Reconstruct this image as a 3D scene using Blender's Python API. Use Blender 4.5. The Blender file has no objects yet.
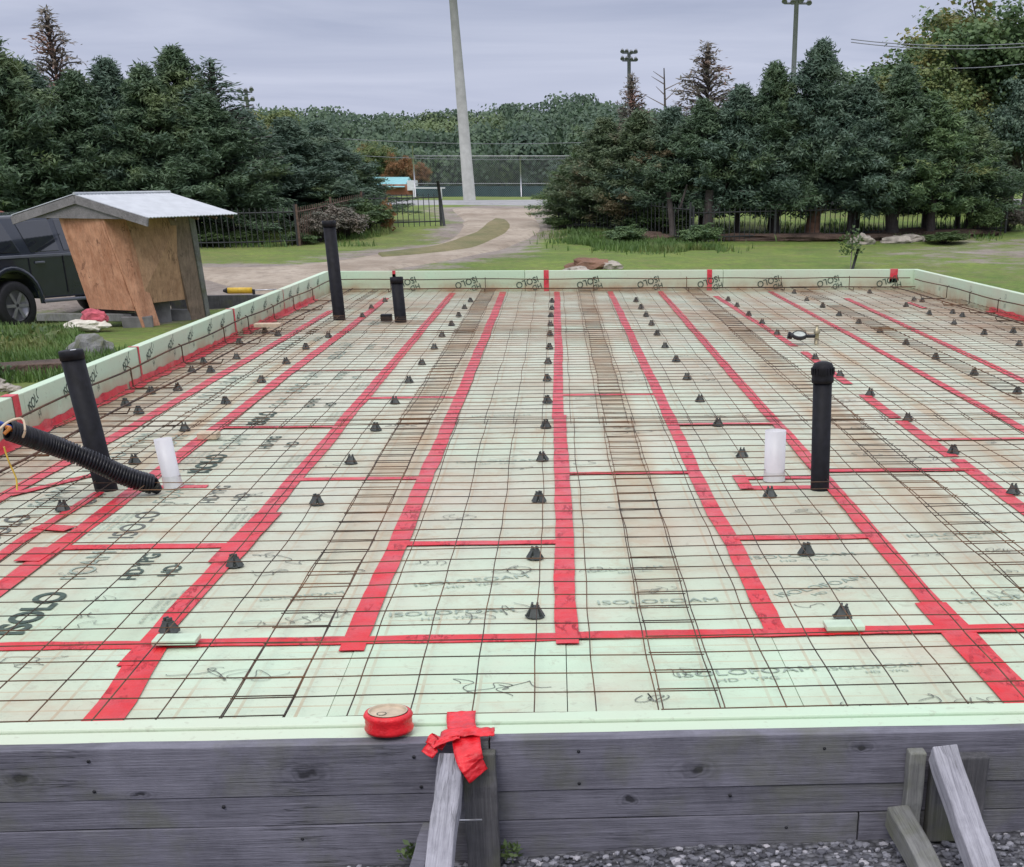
import bpy, bmesh, math, random
from math import sin, cos, pi, radians
from mathutils import Vector, Matrix, noise
random.seed(7)
scene = bpy.context.scene
C = scene.collection

# ------------------------------------------------------------------ camera
F, PX, PY, HC = 1394., 642., 867., 1.235
PHI = math.atan(695 / F); PSI = math.atan(88 / (F / cos(PHI)))
cp, sp, cs, ss = cos(PHI), sin(PHI), cos(PSI), sin(PSI)
RV, FV, UV = Vector((cs, -ss, 0)), Vector((ss*cp, cs*cp, -sp)), Vector((ss*sp, cs*sp, cp))
cam = bpy.data.cameras.new('camera'); camo = bpy.data.objects.new('camera', cam); C.objects.link(camo)
camo.matrix_world = Matrix(((RV.x, UV.x, -FV.x, 0), (RV.y, UV.y, -FV.y, 0), (RV.z, UV.z, -FV.z, HC), (0, 0, 0, 1)))
cam.sensor_width = 36; cam.sensor_fit = 'HORIZONTAL'; cam.lens = F/1024*36
cam.shift_x = (512-PX)/1024; cam.shift_y = (PY-433.5)/1024
cam.clip_start = .05; cam.clip_end = 4000
scene.camera = camo
scene.render.resolution_x = 1024; scene.render.resolution_y = 867
scene.view_settings.view_transform = 'Standard'; scene.view_settings.look = 'None'
scene.view_settings.gamma = 1; scene.view_settings.use_curve_mapping = False
scene.view_settings.exposure = 0.0

# ------------------------------------------------------------------ world and sun
W = bpy.data.worlds.new('World'); scene.world = W; W.use_nodes = True
nt = W.node_tree; nt.nodes.clear()
def wn(t, **k):
    n = nt.nodes.new(t)
    for a, b in k.items(): setattr(n, a, b)
    return n
SUN_EL, SUN_ROT = radians(50), radians(200)
wo = wn('ShaderNodeOutputWorld'); bg = wn('ShaderNodeBackground'); bg.inputs[1].default_value = .1
sky = wn('ShaderNodeTexSky', sky_type='NISHITA', sun_disc=False, sun_elevation=SUN_EL, sun_rotation=SUN_ROT)
tc = wn('ShaderNodeTexCoord'); sep = wn('ShaderNodeSeparateXYZ'); nt.links.new(tc.outputs['Generated'], sep.inputs[0])
mp = wn('ShaderNodeMapping'); mp.inputs['Scale'].default_value = (1.6, 1.6, 19); nt.links.new(tc.outputs['Generated'], mp.inputs[0])
nz = wn('ShaderNodeTexNoise'); nz.inputs['Scale'].default_value = 1.6; nz.inputs['Detail'].default_value = 7; nz.inputs['Roughness'].default_value = .55; nz.inputs['Distortion'].default_value = .6
nt.links.new(mp.outputs[0], nz.inputs['Vector'])
cr = wn('ShaderNodeValToRGB'); cr.color_ramp.elements[0].position = .34; cr.color_ramp.elements[1].position = .60
cr.color_ramp.elements[0].color = (4.0, 4.4, 6.0, 1); cr.color_ramp.elements[1].color = (5.4, 5.75, 7.3, 1)
nt.links.new(nz.outputs['Fac'], cr.inputs[0])
grad = wn('ShaderNodeMapRange'); grad.inputs['From Min'].default_value = 0.1; grad.inputs['From Max'].default_value = .9
grad.inputs['To Min'].default_value = 1.0; grad.inputs['To Max'].default_value = 2.9
nt.links.new(sep.outputs['Z'], grad.inputs['Value'])
hg = wn('ShaderNodeMapRange'); hg.inputs['From Min'].default_value = 0.0; hg.inputs['From Max'].default_value = .09
hg.inputs['To Min'].default_value = 1.16; hg.inputs['To Max'].default_value = 1.0
nt.links.new(sep.outputs['Z'], hg.inputs['Value'])
mm = wn('ShaderNodeMath', operation='MULTIPLY'); nt.links.new(grad.outputs[0], mm.inputs[0]); nt.links.new(hg.outputs[0], mm.inputs[1])
vm = wn('ShaderNodeVectorMath', operation='SCALE'); nt.links.new(cr.outputs[0], vm.inputs[0]); nt.links.new(mm.outputs[0], vm.inputs['Scale'])
zt_n = wn('ShaderNodeMapRange'); zt_n.inputs['From Min'].default_value = .14; zt_n.inputs['From Max'].default_value = .75; nt.links.new(sep.outputs['Z'], zt_n.inputs['Value'])
tint = wn('ShaderNodeMix', data_type='RGBA', blend_type='MIX'); tint.inputs[6].default_value = (1, 1, 1, 1); tint.inputs[7].default_value = (1.10, 1.04, .88, 1); nt.links.new(zt_n.outputs[0], tint.inputs[0])
tm_ = wn('ShaderNodeVectorMath', operation='MULTIPLY'); nt.links.new(vm.outputs[0], tm_.inputs[0]); nt.links.new(tint.outputs[2], tm_.inputs[1])
mx = wn('ShaderNodeMix', data_type='RGBA'); mx.inputs[0].default_value = .92
nt.links.new(sky.outputs[0], mx.inputs[6]); nt.links.new(tm_.outputs[0], mx.inputs[7])
nt.links.new(mx.outputs[2], bg.inputs[0]); nt.links.new(bg.outputs[0], wo.inputs[0])
sl = bpy.data.lights.new('sun', 'SUN'); sl.energy = 1.1; sl.angle = radians(25); sl.color = (1, .96, .9)
so = bpy.data.objects.new('sun', sl); C.objects.link(so)
sd = Vector((sin(SUN_ROT)*cos(SUN_EL), cos(SUN_ROT)*cos(SUN_EL), sin(SUN_EL)))
so.rotation_euler = sd.to_track_quat('Z', 'Y').to_euler()

# ------------------------------------------------------------------ helpers
def px(x, y, z=0.):
    a = (x-PX)/F; b = -(y-PY)/F; d = RV*a+UV*b+FV; t = (z-HC)/d.z
    return Vector((d.x*t, d.y*t, z))
def pY(x, y, Y):
    a = (x-PX)/F; b = -(y-PY)/F; d = RV*a+UV*b+FV; t = Y/d.y
    return Vector((d.x*t, Y, HC+d.z*t))
def lerp_table(v, tab):
    if v <= tab[0][0]: return tab[0][1]
    for (a, x), (b, y) in zip(tab, tab[1:]):
        if v <= b:
            t = (v-a)/(b-a); t = t*t*(3-2*t); return x+(y-x)*t
    return tab[-1][1]
XL, XR, Y0, Y1 = -2.9, 4.5, 2.6, 17.6
def terr(x, y):
    dx = max(XL-x, 0, x-XR); dy = max(y-Y1, 0)
    d = math.hypot(dx, dy)
    t = min(max((d-.22)/1.7, 0), 1); t = t*t*(3-2*t)
    base = lerp_table(y, [(3, -.6), (10, -1.1), (26, -1.15), (42, -.68), (52, -.28), (64, 0.02), (75, .03), (110, -.1), (300, .3)])
    base -= .27*math.exp(-((x+10.3)**2+(y-30)**2)/(2*1.9**2))
    n = .03*noise.noise(Vector((x*.35, y*.35, 0)))+.05*noise.noise(Vector((x*.08, y*.08, 3)))
    near = -.050+.030*max(-1.6, min(1.0, x))+.012*noise.noise(Vector((x*2, y*2, 0)))
    if y > 2.5: near -= .07*min(1, (y-2.5)/.3) if y > 2.66 else 0
    return near*(1-t)+(base+n)*t
def hit(x, y):
    a = (x-PX)/F; b = -(y-PY)/F; d = RV*a+UV*b+FV
    d = d/d.y; Y = 18.6
    while Y < 200:
        p = Vector((d.x*Y, Y, HC+d.z*Y))
        if p.z < terr(p.x, p.y): return Vector((p.x, p.y, terr(p.x, p.y)))
        Y += .1
    return Vector((d.x*200, 200, 0))

def link(name, me, parent=None, mat=None):
    o = bpy.data.objects.new(name, me); C.objects.link(o)
    if parent is not None: o.parent = parent
    if mat is not None:
        if isinstance(mat, (list, tuple)):
            for m in mat: me.materials.append(m)
        else: me.materials.append(mat)
    return o
def catmull_(P, n=8):
    out = []
    for i in range(len(P)-1):
        p0, p1, p2, p3 = P[max(i-1, 0)], P[i], P[i+1], P[min(i+2, len(P)-1)]
        for k in range(n):
            t = k/n; out.append(.5*((2*p1)+(p2-p0)*t+(2*p0-5*p1+4*p2-p3)*t*t+(3*p1-p0-3*p2+p3)*t**3))
    return out+[P[-1]]
class MB:
    def __init__(s): s.v = []; s.f = []; s.m = []; s.sm = []
    def add(s, vs, fs, mi=0, smooth=False):
        n = len(s.v); s.v += [tuple(v) for v in vs]; s.f += [tuple(n+i for i in f) for f in fs]
        s.m += [mi]*len(fs); s.sm += [smooth]*len(fs); return s
    def box(s, c, size, rot=None, mi=0, jit=0):
        c = Vector(c); hx, hy, hz = [q/2 for q in size]
        vs = [Vector((x, y, z)) for z in (-hz, hz) for x, y in ((-hx, -hy), (hx, -hy), (hx, hy), (-hx, hy))]
        if jit: vs = [v+Vector([random.uniform(-jit, jit) for _ in range(3)]) for v in vs]
        if rot: vs = [rot @ v for v in vs]
        return s.add([v+c for v in vs], [(0, 3, 2, 1), (4, 5, 6, 7), (0, 1, 5, 4), (1, 2, 6, 5), (2, 3, 7, 6), (3, 0, 4, 7)], mi)
    def tube(s, pts, r, n=8, mi=0, cap=True, smooth=True):
        pts = [Vector(p) for p in pts]; rs = r if isinstance(r, (list, tuple)) else [r]*len(pts)
        base = len(s.v); vs = []; fs = []
        for i, p in enumerate(pts):
            t = (pts[min(i+1, len(pts)-1)]-pts[max(i-1, 0)]).normalized()
            up = Vector((0, 0, 1)) if abs(t.z) < .9 else Vector((1, 0, 0))
            a = t.cross(up).normalized(); b = a.cross(t)
            for k in range(n):
                an = 2*pi*k/n; vs.append(p+(a*cos(an)+b*sin(an))*rs[i])
        for i in range(len(pts)-1):
            for k in range(n):
                k2 = (k+1) % n; fs.append((i*n+k, i*n+k2, (i+1)*n+k2, (i+1)*n+k))
        s.add(vs, fs, mi, smooth)
        if cap:
            n0 = base; s.f += [tuple(n0+k for k in range(n))[::1], tuple(n0+(len(pts)-1)*n+k for k in range(n))[::-1]]
            s.m += [mi, mi]; s.sm += [False, False]
        return s
    def lathe(s, prof, n=20, c=(0, 0, 0), rot=None, mi=0, smooth=True):
        c = Vector(c); vs = []; fs = []
        for r, z in prof:
            for k in range(n):
                v = Vector((r*cos(2*pi*k/n), r*sin(2*pi*k/n), z)); vs.append((rot @ v if rot else v)+c)
        for i in range(len(prof)-1):
            for k in range(n):
                k2 = (k+1) % n; fs.append((i*n+k, i*n+k2, (i+1)*n+k2, (i+1)*n+k))
        return s.add(vs, fs, mi, smooth)
    def mesh(s, name):
        me = bpy.data.meshes.new(name); me.from_pydata(s.v, [], s.f)
        me.polygons.foreach_set('material_index', s.m); me.polygons.foreach_set('use_smooth', s.sm)
        me.update(); return me
    def build(s, name, mat, parent=None, bevel=0, seg=2, world=None):
        me = s.mesh(name); o = link(name, me, parent, mat)
        if bevel:
            md = o.modifiers.new('b', 'BEVEL'); md.width = bevel; md.segments = seg; md.limit_method = 'ANGLE'
        return o
def rotm(z=0, y=0, x=0): return Matrix.Rotation(z, 3, 'Z') @ Matrix.Rotation(y, 3, 'Y') @ Matrix.Rotation(x, 3, 'X')
def tag(o, label=None, cat=None, group=None, kind=None):
    if label: o['label'] = label
    if cat: o['category'] = cat
    if group: o['group'] = group
    if kind: o['kind'] = kind
    return o
def empty(name, loc=(0, 0, 0), rz=0, label=None, cat=None, group=None):
    o = bpy.data.objects.new(name, None); C.objects.link(o); o.location = loc; o.rotation_euler = (0, 0, rz)
    o.empty_display_size = .1
    return tag(o, label, cat, group)
def copy_tree(o, parent=None, kids=None):
    c = o.copy(); C.objects.link(c); c.parent = parent
    for ch in [q for q in list(o.children)]: copy_tree(ch, c)
    return c

# ------------------------------------------------------------------ materials
class NM:
    def __init__(s, name):
        s.m = bpy.data.materials.new(name); s.m.use_nodes = True; s.t = s.m.node_tree; s.b = s.t.nodes['Principled BSDF']
        s.co = s.n('ShaderNodeTexCoord').outputs['Object']
    def n(s, t, **k):
        q = s.t.nodes.new(t)
        for a, b in k.items(): setattr(q, a, b)
        return q
    def l(s, a, b): s.t.links.new(a, b)
    def mapp(s, scale=(1, 1, 1), src=None, loc=(0, 0, 0), rot=(0, 0, 0)):
        q = s.n('ShaderNodeMapping'); q.inputs['Scale'].default_value = scale; q.inputs['Location'].default_value = loc; q.inputs['Rotation'].default_value = rot
        s.l(src or s.co, q.inputs[0]); return q.outputs[0]
    def noise(s, sc, det=4, rough=.55, vec=None, dist=0):
        q = s.n('ShaderNodeTexNoise'); q.inputs['Scale'].default_value = sc; q.inputs['Detail'].default_value = det
        q.inputs['Roughness'].default_value = rough; q.inputs['Distortion'].default_value = dist
        s.l(vec or s.co, q.inputs['Vector']); return q.outputs['Fac']
    def ramp(s, fac, *stops):
        q = s.n('ShaderNodeValToRGB'); e = q.color_ramp.elements
        while len(e) < len(stops): e.new(.5)
        for i, (p, c) in enumerate(stops):
            e[i].position = p; e[i].color = (c, c, c, 1) if isinstance(c, (int, float)) else (*c, 1)
        s.l(fac, q.inputs[0]); return q.outputs[0]
    def mix(s, fac, a, b, mode='MIX'):
        q = s.n('ShaderNodeMix', data_type='RGBA', blend_type=mode)
        for i, v in ((0, fac), (6, a), (7, b)):
            if isinstance(v, (int, float)): q.inputs[i].default_value = v if i == 0 else (v, v, v, 1)
            elif isinstance(v, tuple): q.inputs[i].default_value = (*v, 1)
            else: s.l(v, q.inputs[i])
        return q.outputs[2]
    def math(s, op, a, b=0, c=None):
        q = s.n('ShaderNodeMath', operation=op)
        for i, v in enumerate((a, b) + ((c,) if c is not None else ())):
            if isinstance(v, (int, float)): q.inputs[i].default_value = v
            else: s.l(v, q.inputs[i])
        return q.outputs[0]
    def sepxyz(s, src=None):
        q = s.n('ShaderNodeSeparateXYZ'); s.l(src or s.co, q.inputs[0]); return q.outputs
    def bump(s, h, st=.3, d=.01):
        q = s.n('ShaderNodeBump'); q.inputs['Strength'].default_value = st; q.inputs['Distance'].default_value = d
        s.l(h, q.inputs['Height']); s.l(q.outputs[0], s.b.inputs['Normal']); return s
    def col(s, c):
        if isinstance(c, tuple): s.b.inputs['Base Color'].default_value = (*c, 1)
        else: s.l(c, s.b.inputs['Base Color'])
        return s
    def rough(s, r):
        if isinstance(r, (int, float)): s.b.inputs['Roughness'].default_value = r
        else: s.l(r, s.b.inputs['Roughness'])
        return s
    def oi(s): return s.n('ShaderNodeObjectInfo').outputs['Random']
def simple(name, c, r=.6, nsc=8, var=.25, bump=.1, metal=0, bd=.005):
    m = NM(name); f = m.noise(nsc, 5)
    m.col(m.mix(m.ramp(f, (.35, 0), (.65, 1)), tuple(q*(1-var) for q in c), tuple(min(1, q*(1+var)) for q in c))).rough(r)
    m.b.inputs['Metallic'].default_value = metal
    if bump: m.bump(m.noise(nsc*6, 4), bump, bd)
    return m.m

def mat_foam(name, floor=True):
    m = NM(name)
    base = m.mix(m.oi(), (.49, .64, .46), (.55, .68, .51))
    f1 = m.ramp(m.noise(1.1, 5, .6), (.42, 0), (.68, 1))
    c = m.mix(m.math('MULTIPLY', f1, .55), base, (.55, .51, .40))            # dusty tint
    xyz = m.sepxyz()
    if floor:
        du = m.n('ShaderNodeMapRange'); du.inputs['From Min'].default_value = 3.9; du.inputs['From Max'].default_value = 5.2; m.l(xyz[1], du.inputs['Value'])
        c = m.mix(m.math('MULTIPLY', du.outputs[0], m.ramp(m.noise(.7, 7, .7, vec=m.mapp(loc=(2, 2, 0))), (.3, .25), (.62, .75))), c, (.50, .48, .385))
        # rust drip bands below the doubled laps of mesh
        tot = None
        for x0, w in ((-.77, .13), (.33, .11), (1.52, .13), (2.12, .05), (2.75, .05), (-1.98, .05)):
            d = m.math('ABSOLUTE', m.math('SUBTRACT', xyz[0], x0))
            k = m.n('ShaderNodeMapRange', interpolation_type='SMOOTHSTEP'); k.inputs['From Min'].default_value = w*1.25; k.inputs['From Max'].default_value = w*.6
            k.inputs['To Min'].default_value = 0; k.inputs['To Max'].default_value = 1
            m.l(d, k.inputs['Value']); tot = k.outputs[0] if tot is None else m.math('MAXIMUM', tot, k.outputs[0])
        fade = m.n('ShaderNodeMapRange'); fade.inputs['From Min'].default_value = 3.9; fade.inputs['From Max'].default_value = 6.5
        m.l(xyz[1], fade.inputs['Value'])
        nb = m.ramp(m.noise(2.6, 6, .65, vec=m.mapp((1, .5, 1))), (.34, 0), (.62, 1))
        c = m.mix(m.math('MULTIPLY', m.math('MULTIPLY', tot, nb), m.math('MULTIPLY', fade.outputs[0], .8)), c, (.42, .29, .16))
        for x0, w in ((-2.56, .24), (4.0, .5)):
            d = m.math('ABSOLUTE', m.math('SUBTRACT', xyz[0], x0)); k = m.n('ShaderNodeMapRange', interpolation_type='SMOOTHSTEP'); k.inputs['From Min'].default_value = w*1.2; k.inputs['From Max'].default_value = w*.5
            m.l(d, k.inputs['Value']); nb2 = m.ramp(m.noise(3.3, 7, .7, vec=m.mapp(loc=(x0, 3, 0))), (.36, .25), (.6, 1))
            c = m.mix(m.math('MULTIPLY', m.math('MULTIPLY', k.outputs[0], nb2), .9), c, (.27, .17, .10))
        cross = m.n('ShaderNodeMapRange', interpolation_type='SMOOTHSTEP'); cross.inputs['From Min'].default_value = 2.6; cross.inputs['From Max'].default_value = .6
        m.l(m.math('ABSOLUTE', m.math('SUBTRACT', xyz[1], 14.2)), cross.inputs['Value'])
        nb3 = m.ramp(m.noise(1.6, 8, .72, vec=m.mapp((.8, 1.1, 1), loc=(6, 2, 0))), (.46, 0), (.6, 1))
        c = m.mix(m.math('MULTIPLY', m.math('MULTIPLY', cross.outputs[0], nb3), .75), c, (.34, .23, .14))
        # general muddy blotches, more of them far in the slab
        far = m.n('ShaderNodeMapRange'); far.inputs['From Min'].default_value = 4; far.inputs['From Max'].default_value = 17
        far.inputs['To Min'].default_value = .3; far.inputs['To Max'].default_value = .95
        m.l(xyz[1], far.inputs['Value'])
        b2 = m.ramp(m.noise(.9, 8, .7, vec=m.mapp((1, .75, 1), loc=(3, 1, 0))), (.47, 0), (.64, 1))
        c = m.mix(m.math('MULTIPLY', b2, far.outputs[0]), c, (.33, .24, .15))
        b3 = m.ramp(m.noise(3.1, 8, .7, vec=m.mapp((1, 1, 1), loc=(9, 4, 0))), (.54, 0), (.68, 1))
        c = m.mix(m.math('MULTIPLY', b3, .5), c, (.47, .37, .25))
        b4 = m.ramp(m.noise(1.7, 6, .6, vec=m.mapp((1, .6, 1), loc=(5, 9, 0))), (.50, 0), (.72, 1))
        c = m.mix(m.math('MULTIPLY', b4, .32), c, (.58, .46, .36))
        # rust lines where the wires lay wet on the board
        fx = m.math('ABSOLUTE', m.math('SUBTRACT', m.math('FRACT', m.math('DIVIDE', m.math('ADD', xyz[0], .08+1.524), .1524)), .5))
        fy = m.math('ABSOLUTE', m.math('SUBTRACT', m.math('FRACT', m.math('DIVIDE', m.math('SUBTRACT', xyz[1], 3.3), .1524)), .5))
        ln = m.math('GREATER_THAN', m.math('MAXIMUM', fx, fy), .47)
        rl = m.ramp(m.noise(1.5, 5, .6, vec=m.mapp((1, 1, 1), loc=(1, 7, 0))), (.40, 0), (.66, .6))
        c = m.mix(m.math('MULTIPLY', ln, rl), c, (.44, .30, .17))
        smp = m.ramp(m.noise(11, 6, .75, dist=1.2), (.58, 0), (.66, 1)); c = m.mix(m.math('MULTIPLY', smp, .36), c, (.30, .26, .18)); sm2 = m.ramp(m.noise(4.2, 8, .78, vec=m.mapp(loc=(11, 3, 0)), dist=.8), (.53, 0), (.62, 1)); c = m.mix(m.math('MULTIPLY', m.math('MULTIPLY', sm2, du.outputs[0]), .5), c, (.42, .31, .19))
    else:
        z = m.n('ShaderNodeMapRange'); z.inputs['From Min'].default_value = .16; z.inputs['From Max'].default_value = 0.02
        m.l(xyz[2], z.inputs['Value'])
        b2 = m.ramp(m.noise(2.3, 7, .65), (.32, 0), (.6, 1))
        c = m.mix(m.math('MULTIPLY', m.math('MULTIPLY', b2, z.outputs[0]), .9), c, (.38, .22, .12))
    sp_ = m.ramp(m.noise(38, 3, .6), (.62, 0), (.70, 1))
    c = m.mix(m.math('MULTIPLY', sp_, .28), c, (.30, .27, .2))
    m.col(c).rough(.62)
    h = m.math('ADD', m.noise(120, 3), m.math('MULTIPLY', m.noise(9, 4), 1.2))
    return m.bump(h, .25, .004).m
M = {}
M['foam'] = mat_foam('foam_floor'); M['foamw'] = mat_foam('foam_wall', False)
def mat_tape(name, dusty):
    m = NM(name); xyz = m.sepxyz()
    far = m.n('ShaderNodeMapRange'); far.inputs['From Min'].default_value = 3.9; far.inputs['From Max'].default_value = 6.5
    far.inputs['To Min'].default_value = 0; far.inputs['To Max'].default_value = dusty
    m.l(xyz[1], far.inputs['Value'])
    c = m.mix(far.outputs[0], (.66, .009, .016), (.62, .055, .085))
    d = m.ramp(m.noise(7, 6, .65), (.45, 0), (.7, 1))
    c = m.mix(m.math('MULTIPLY', d, m.math('ADD', m.math('MULTIPLY', far.outputs[0], .35), .10)), c, (.55, .33, .28))
    c = m.mix(m.math('MULTIPLY', m.ramp(m.noise(60, 4, .7), (.58, 0), (.68, 1)), .25), c, (.35, .01, .02))
    wr = m.math('MULTIPLY', m.ramp(m.noise(34, 5, .65, vec=m.mapp((1, .3, 1)), dist=.5), (.52, 0), (.56, 1), (.60, 0)), m.ramp(m.noise(6, 3, .5), (.5, 0), (.62, 1)))
    c = m.mix(m.math('MULTIPLY', wr, .5), c, (.34, .01, .03)); c = m.mix(m.math('MULTIPLY', m.ramp(m.noise(13, 6, .7, vec=m.mapp(loc=(4, 4, 0))), (.5, 0), (.66, 1)), .28), c, (.44, .02, .035))
    m.col(c).rough(m.ramp(m.noise(9, 4), (.35, .28), (.7, .6)))
    h = m.math('ADD', m.math('ADD', m.noise(70, 4, .6, vec=m.mapp((1, .35, 1))), m.noise(16, 3)), m.math('MULTIPLY', wr, 1.5))
    return m.bump(h, .7, .005).m
M['tape'] = mat_tape('red_tape', .62)
M['tape_roll'] = simple('red_tape_roll', (.70, .012, .02), .3, 30, .2, .4)
def mat_wood(name, ca, cb, axis=0, knots=True, stretch=14, green=.0):
    m = NM(name); r = m.oi(); st = stretch*2.2; sc = [st]*3; sc[axis] = 1.3
    off = m.n('ShaderNodeCombineXYZ'); m.l(m.math('MULTIPLY', r, 37), off.inputs[0]); m.l(m.math('MULTIPLY', r, 11), off.inputs[2])
    add = m.n('ShaderNodeVectorMath', operation='ADD'); m.l(m.co, add.inputs[0]); m.l(off.outputs[0], add.inputs[1]); v0 = add.outputs[0]
    xyz = m.sepxyz(v0); h = None; bend = 0
    if knots:
        cb2 = m.n('ShaderNodeCombineXYZ')
        al, ac = {0: (xyz[0], xyz[2]), 1: (xyz[1], xyz[2]), 2: (xyz[2], m.math('ADD', xyz[0], xyz[1]))}[axis]
        m.l(m.math('MULTIPLY', al, 3.4), cb2.inputs[0]); m.l(m.math('MULTIPLY', ac, 6.5), cb2.inputs[1])
        nn = m.n('ShaderNodeTexNoise'); nn.inputs['Scale'].default_value = 30; m.l(v0, nn.inputs['Vector'])
        s2 = m.n('ShaderNodeVectorMath', operation='SCALE'); s2.inputs['Scale'].default_value = .16; m.l(nn.outputs['Color'], s2.inputs[0])
        dv = m.n('ShaderNodeVectorMath', operation='ADD'); m.l(cb2.outputs[0], dv.inputs[0]); m.l(s2.outputs[0], dv.inputs[1])
        vo = m.n('ShaderNodeTexVoronoi', voronoi_dimensions='2D'); vo.inputs['Scale'].default_value = 1.0; m.l(dv.outputs[0], vo.inputs['Vector'])
        D = vo.outputs['Distance']
    g1 = m.noise(2.2, 8, .66, vec=m.mapp(tuple(sc), v0), dist=.6)
    g2 = m.noise(3, 6, .7, vec=m.mapp(tuple([q*3 if i != axis else 4 for i, q in enumerate(sc)]), v0))
    c = m.mix(m.ramp(g1, (.32, 0), (.68, 1)), ca, cb)
    c = m.mix(m.math('MULTIPLY', m.ramp(g2, (.46, 0), (.66, 1)), .5), c, tuple(q*.45 for q in ca))
    cl = m.noise(4.0, 5, .65, vec=v0)
    c = m.mix(m.math('MULTIPLY', m.ramp(cl, (.45, 0), (.7, 1)), .42), c, tuple(q*1.4 for q in cb))
    c = m.mix(m.math('MULTIPLY', m.ramp(m.noise(9, 6, .7, vec=v0), (.5, 0), (.7, 1)), .4), c, tuple(q*.5 for q in ca))
    ck = [st*.5]*3; ck[axis] = 1.1
    crk = m.ramp(m.noise(1.6, 5, .55, vec=m.mapp(tuple(ck), v0, loc=(3, 5, 7)), dist=.4), (.485, 0), (.5, 1), (.515, 0))
    crk = m.math('MULTIPLY', crk, m.ramp(m.noise(2.2, 3, .5, vec=m.mapp(loc=(8, 1, 2))), (.52, 0), (.6, 1)))
    c = m.mix(m.math('MULTIPLY', crk, .8), c, tuple(q*.2 for q in ca))
    h = m.math('SUBTRACT', m.math('ADD', g1, g2), crk)
    if knots:
        vsep = m.n('ShaderNodeSeparateColor'); m.l(vo.outputs['Color'], vsep.inputs[0]); on = m.ramp(vsep.outputs[0], (.5, 0), (.52, 1)); D = m.math('MULTIPLY', D, m.math('ADD', 1.0, m.math('MULTIPLY', vsep.outputs[1], 1.6)))
        kn = m.math('MULTIPLY', m.ramp(D, (.045, 1), (.10, 0)), on)
        ring = m.math('MULTIPLY', m.math('ADD', m.math('MULTIPLY', m.math('SINE', m.math('MULTIPLY', D, 70)), .5), .5), m.math('MULTIPLY', on, m.ramp(D, (.10, 1), (.26, 0))))
        c = m.mix(m.math('MULTIPLY', ring, .5), c, tuple(q*.4 for q in ca))
        c = m.mix(m.math('MULTIPLY', kn, .88), c, tuple(q*.18 for q in ca))
        h = m.math('SUBTRACT', h, kn)
    if green: c = m.mix(m.math('MULTIPLY', m.ramp(m.noise(5, 5, .6, vec=v0), (.5, 0), (.66, 1)), green), c, (.12, .13, .05))
    m.col(c).rough(.85)
    return m.bump(h, .6, .006).m
M['form_wood'] = mat_wood('weathered_board', (.118, .115, .14), (.225, .218, .258), 0, stretch=26, green=.4)
M['form_wood_y'] = mat_wood('weathered_board_long', (.14, .14, .17), (.27, .26, .31), 1, green=.1)
M['brace_wood'] = mat_wood('pale_grey_lumber', (.24, .235, .265), (.44, .43, .47), 2, knots=True, stretch=22, green=.08)
M['stake_wood'] = mat_wood('dark_mossy_lumber', (.055, .055, .06), (.13, .125, .13), 2, knots=False, stretch=18, green=.5)
M['old_wood'] = mat_wood('old_mossy_lumber', (.14, .14, .14), (.27, .27, .25), 2, knots=False, stretch=18, green=.6)
M['ply'] = mat_wood('orange_plywood', (.44, .19, .10), (.64, .34, .21), 2, knots=False, stretch=3)
M['ply_grey'] = mat_wood('weathered_plywood', (.36, .20, .11), (.52, .32, .19), 2, knots=False, stretch=3)
M['shed_wood'] = mat_wood('grey_brown_lumber', (.17, .12, .09), (.30, .22, .16), 2, knots=False, stretch=8)
M['gable_wood'] = mat_wood('grey_gable_board', (.17, .16, .16), (.29, .27, .27), 0, knots=False, stretch=9)
def mat_wire(name, a, b):
    m = NM(name); m.col(m.mix(m.ramp(m.noise(2.2, 5, .7), (.42, 0), (.66, 1)), a, b)).rough(.75)
    m.b.inputs['Metallic'].default_value = .3; return m.m
M['wire'] = mat_wire('mesh_wire_steel', (.055, .040, .030), (.22, .115, .055))
M['rebar'] = mat_wire('rusty_rebar', (.05, .03, .02), (.16, .07, .03))
M['chair'] = simple('black_plastic', (.048, .056, .052), .55, 40, .3, .1)
M['abs'] = simple('black_pipe_plastic', (.007, .007, .010), .6, 25, .5, .12, bd=.002)
M['corr'] = simple('black_drain_plastic', (.008, .008, .012), .34, 30, .4, 0)
M['abs'].node_tree.nodes['Principled BSDF'].inputs['Specular IOR Level'].default_value = .25; M['corr'].node_tree.nodes['Principled BSDF'].inputs['Specular IOR Level'].default_value = .3
M['white_pipe'] = simple('white_pvc', (.66, .65, .66), .42, 6, .08, .05)
M['clear'] = simple('pale_plastic_wrap', (.62, .62, .62), .25, 9, .1, .5)
M['blue'] = simple('blue_cable_jacket', (.02, .07, .32), .4, 20, .2, .1)
M['yellow'] = simple('yellow_cord', (.72, .50, .08), .5, 20, .2, .1)
M['beigecord'] = simple('beige_cord', (.62, .50, .36), .55, 20, .2, .1)
M['orange'] = simple('orange_cable_jacket', (.45, .16, .02), .5, 20, .2, .1)
M['card'] = simple('cardboard_core', (.52, .42, .30), .8, 40, .15, .2)
M['ink'] = simple('dark_green_ink', (.045, .075, .055), .7, 40, .4, 0)
M['ink2'] = simple('grey_green_ink', (.30, .37, .30), .7, 30, .25, 0)
M['card_grey'] = simple('grey_dial_face', (.42, .45, .40), .4, 20, .2, 0)
M['foamb'] = simple('pale_foam_offcut', (.52, .64, .48), .6, 20, .06, .1)
M['ink3'] = simple('pencil_grey', (.13, .14, .12), .8, 30, .3, 0)
M['steel'] = simple('galvanised_steel', (.52, .52, .54), .35, 20, .15, .1, metal=.8)
M['brass'] = simple('dull_brass', (.34, .30, .20), .4, 20, .2, .1, metal=.7)
M['white'] = simple('white_paint', (.74, .75, .78), .5, 6, .08, .05)
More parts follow.
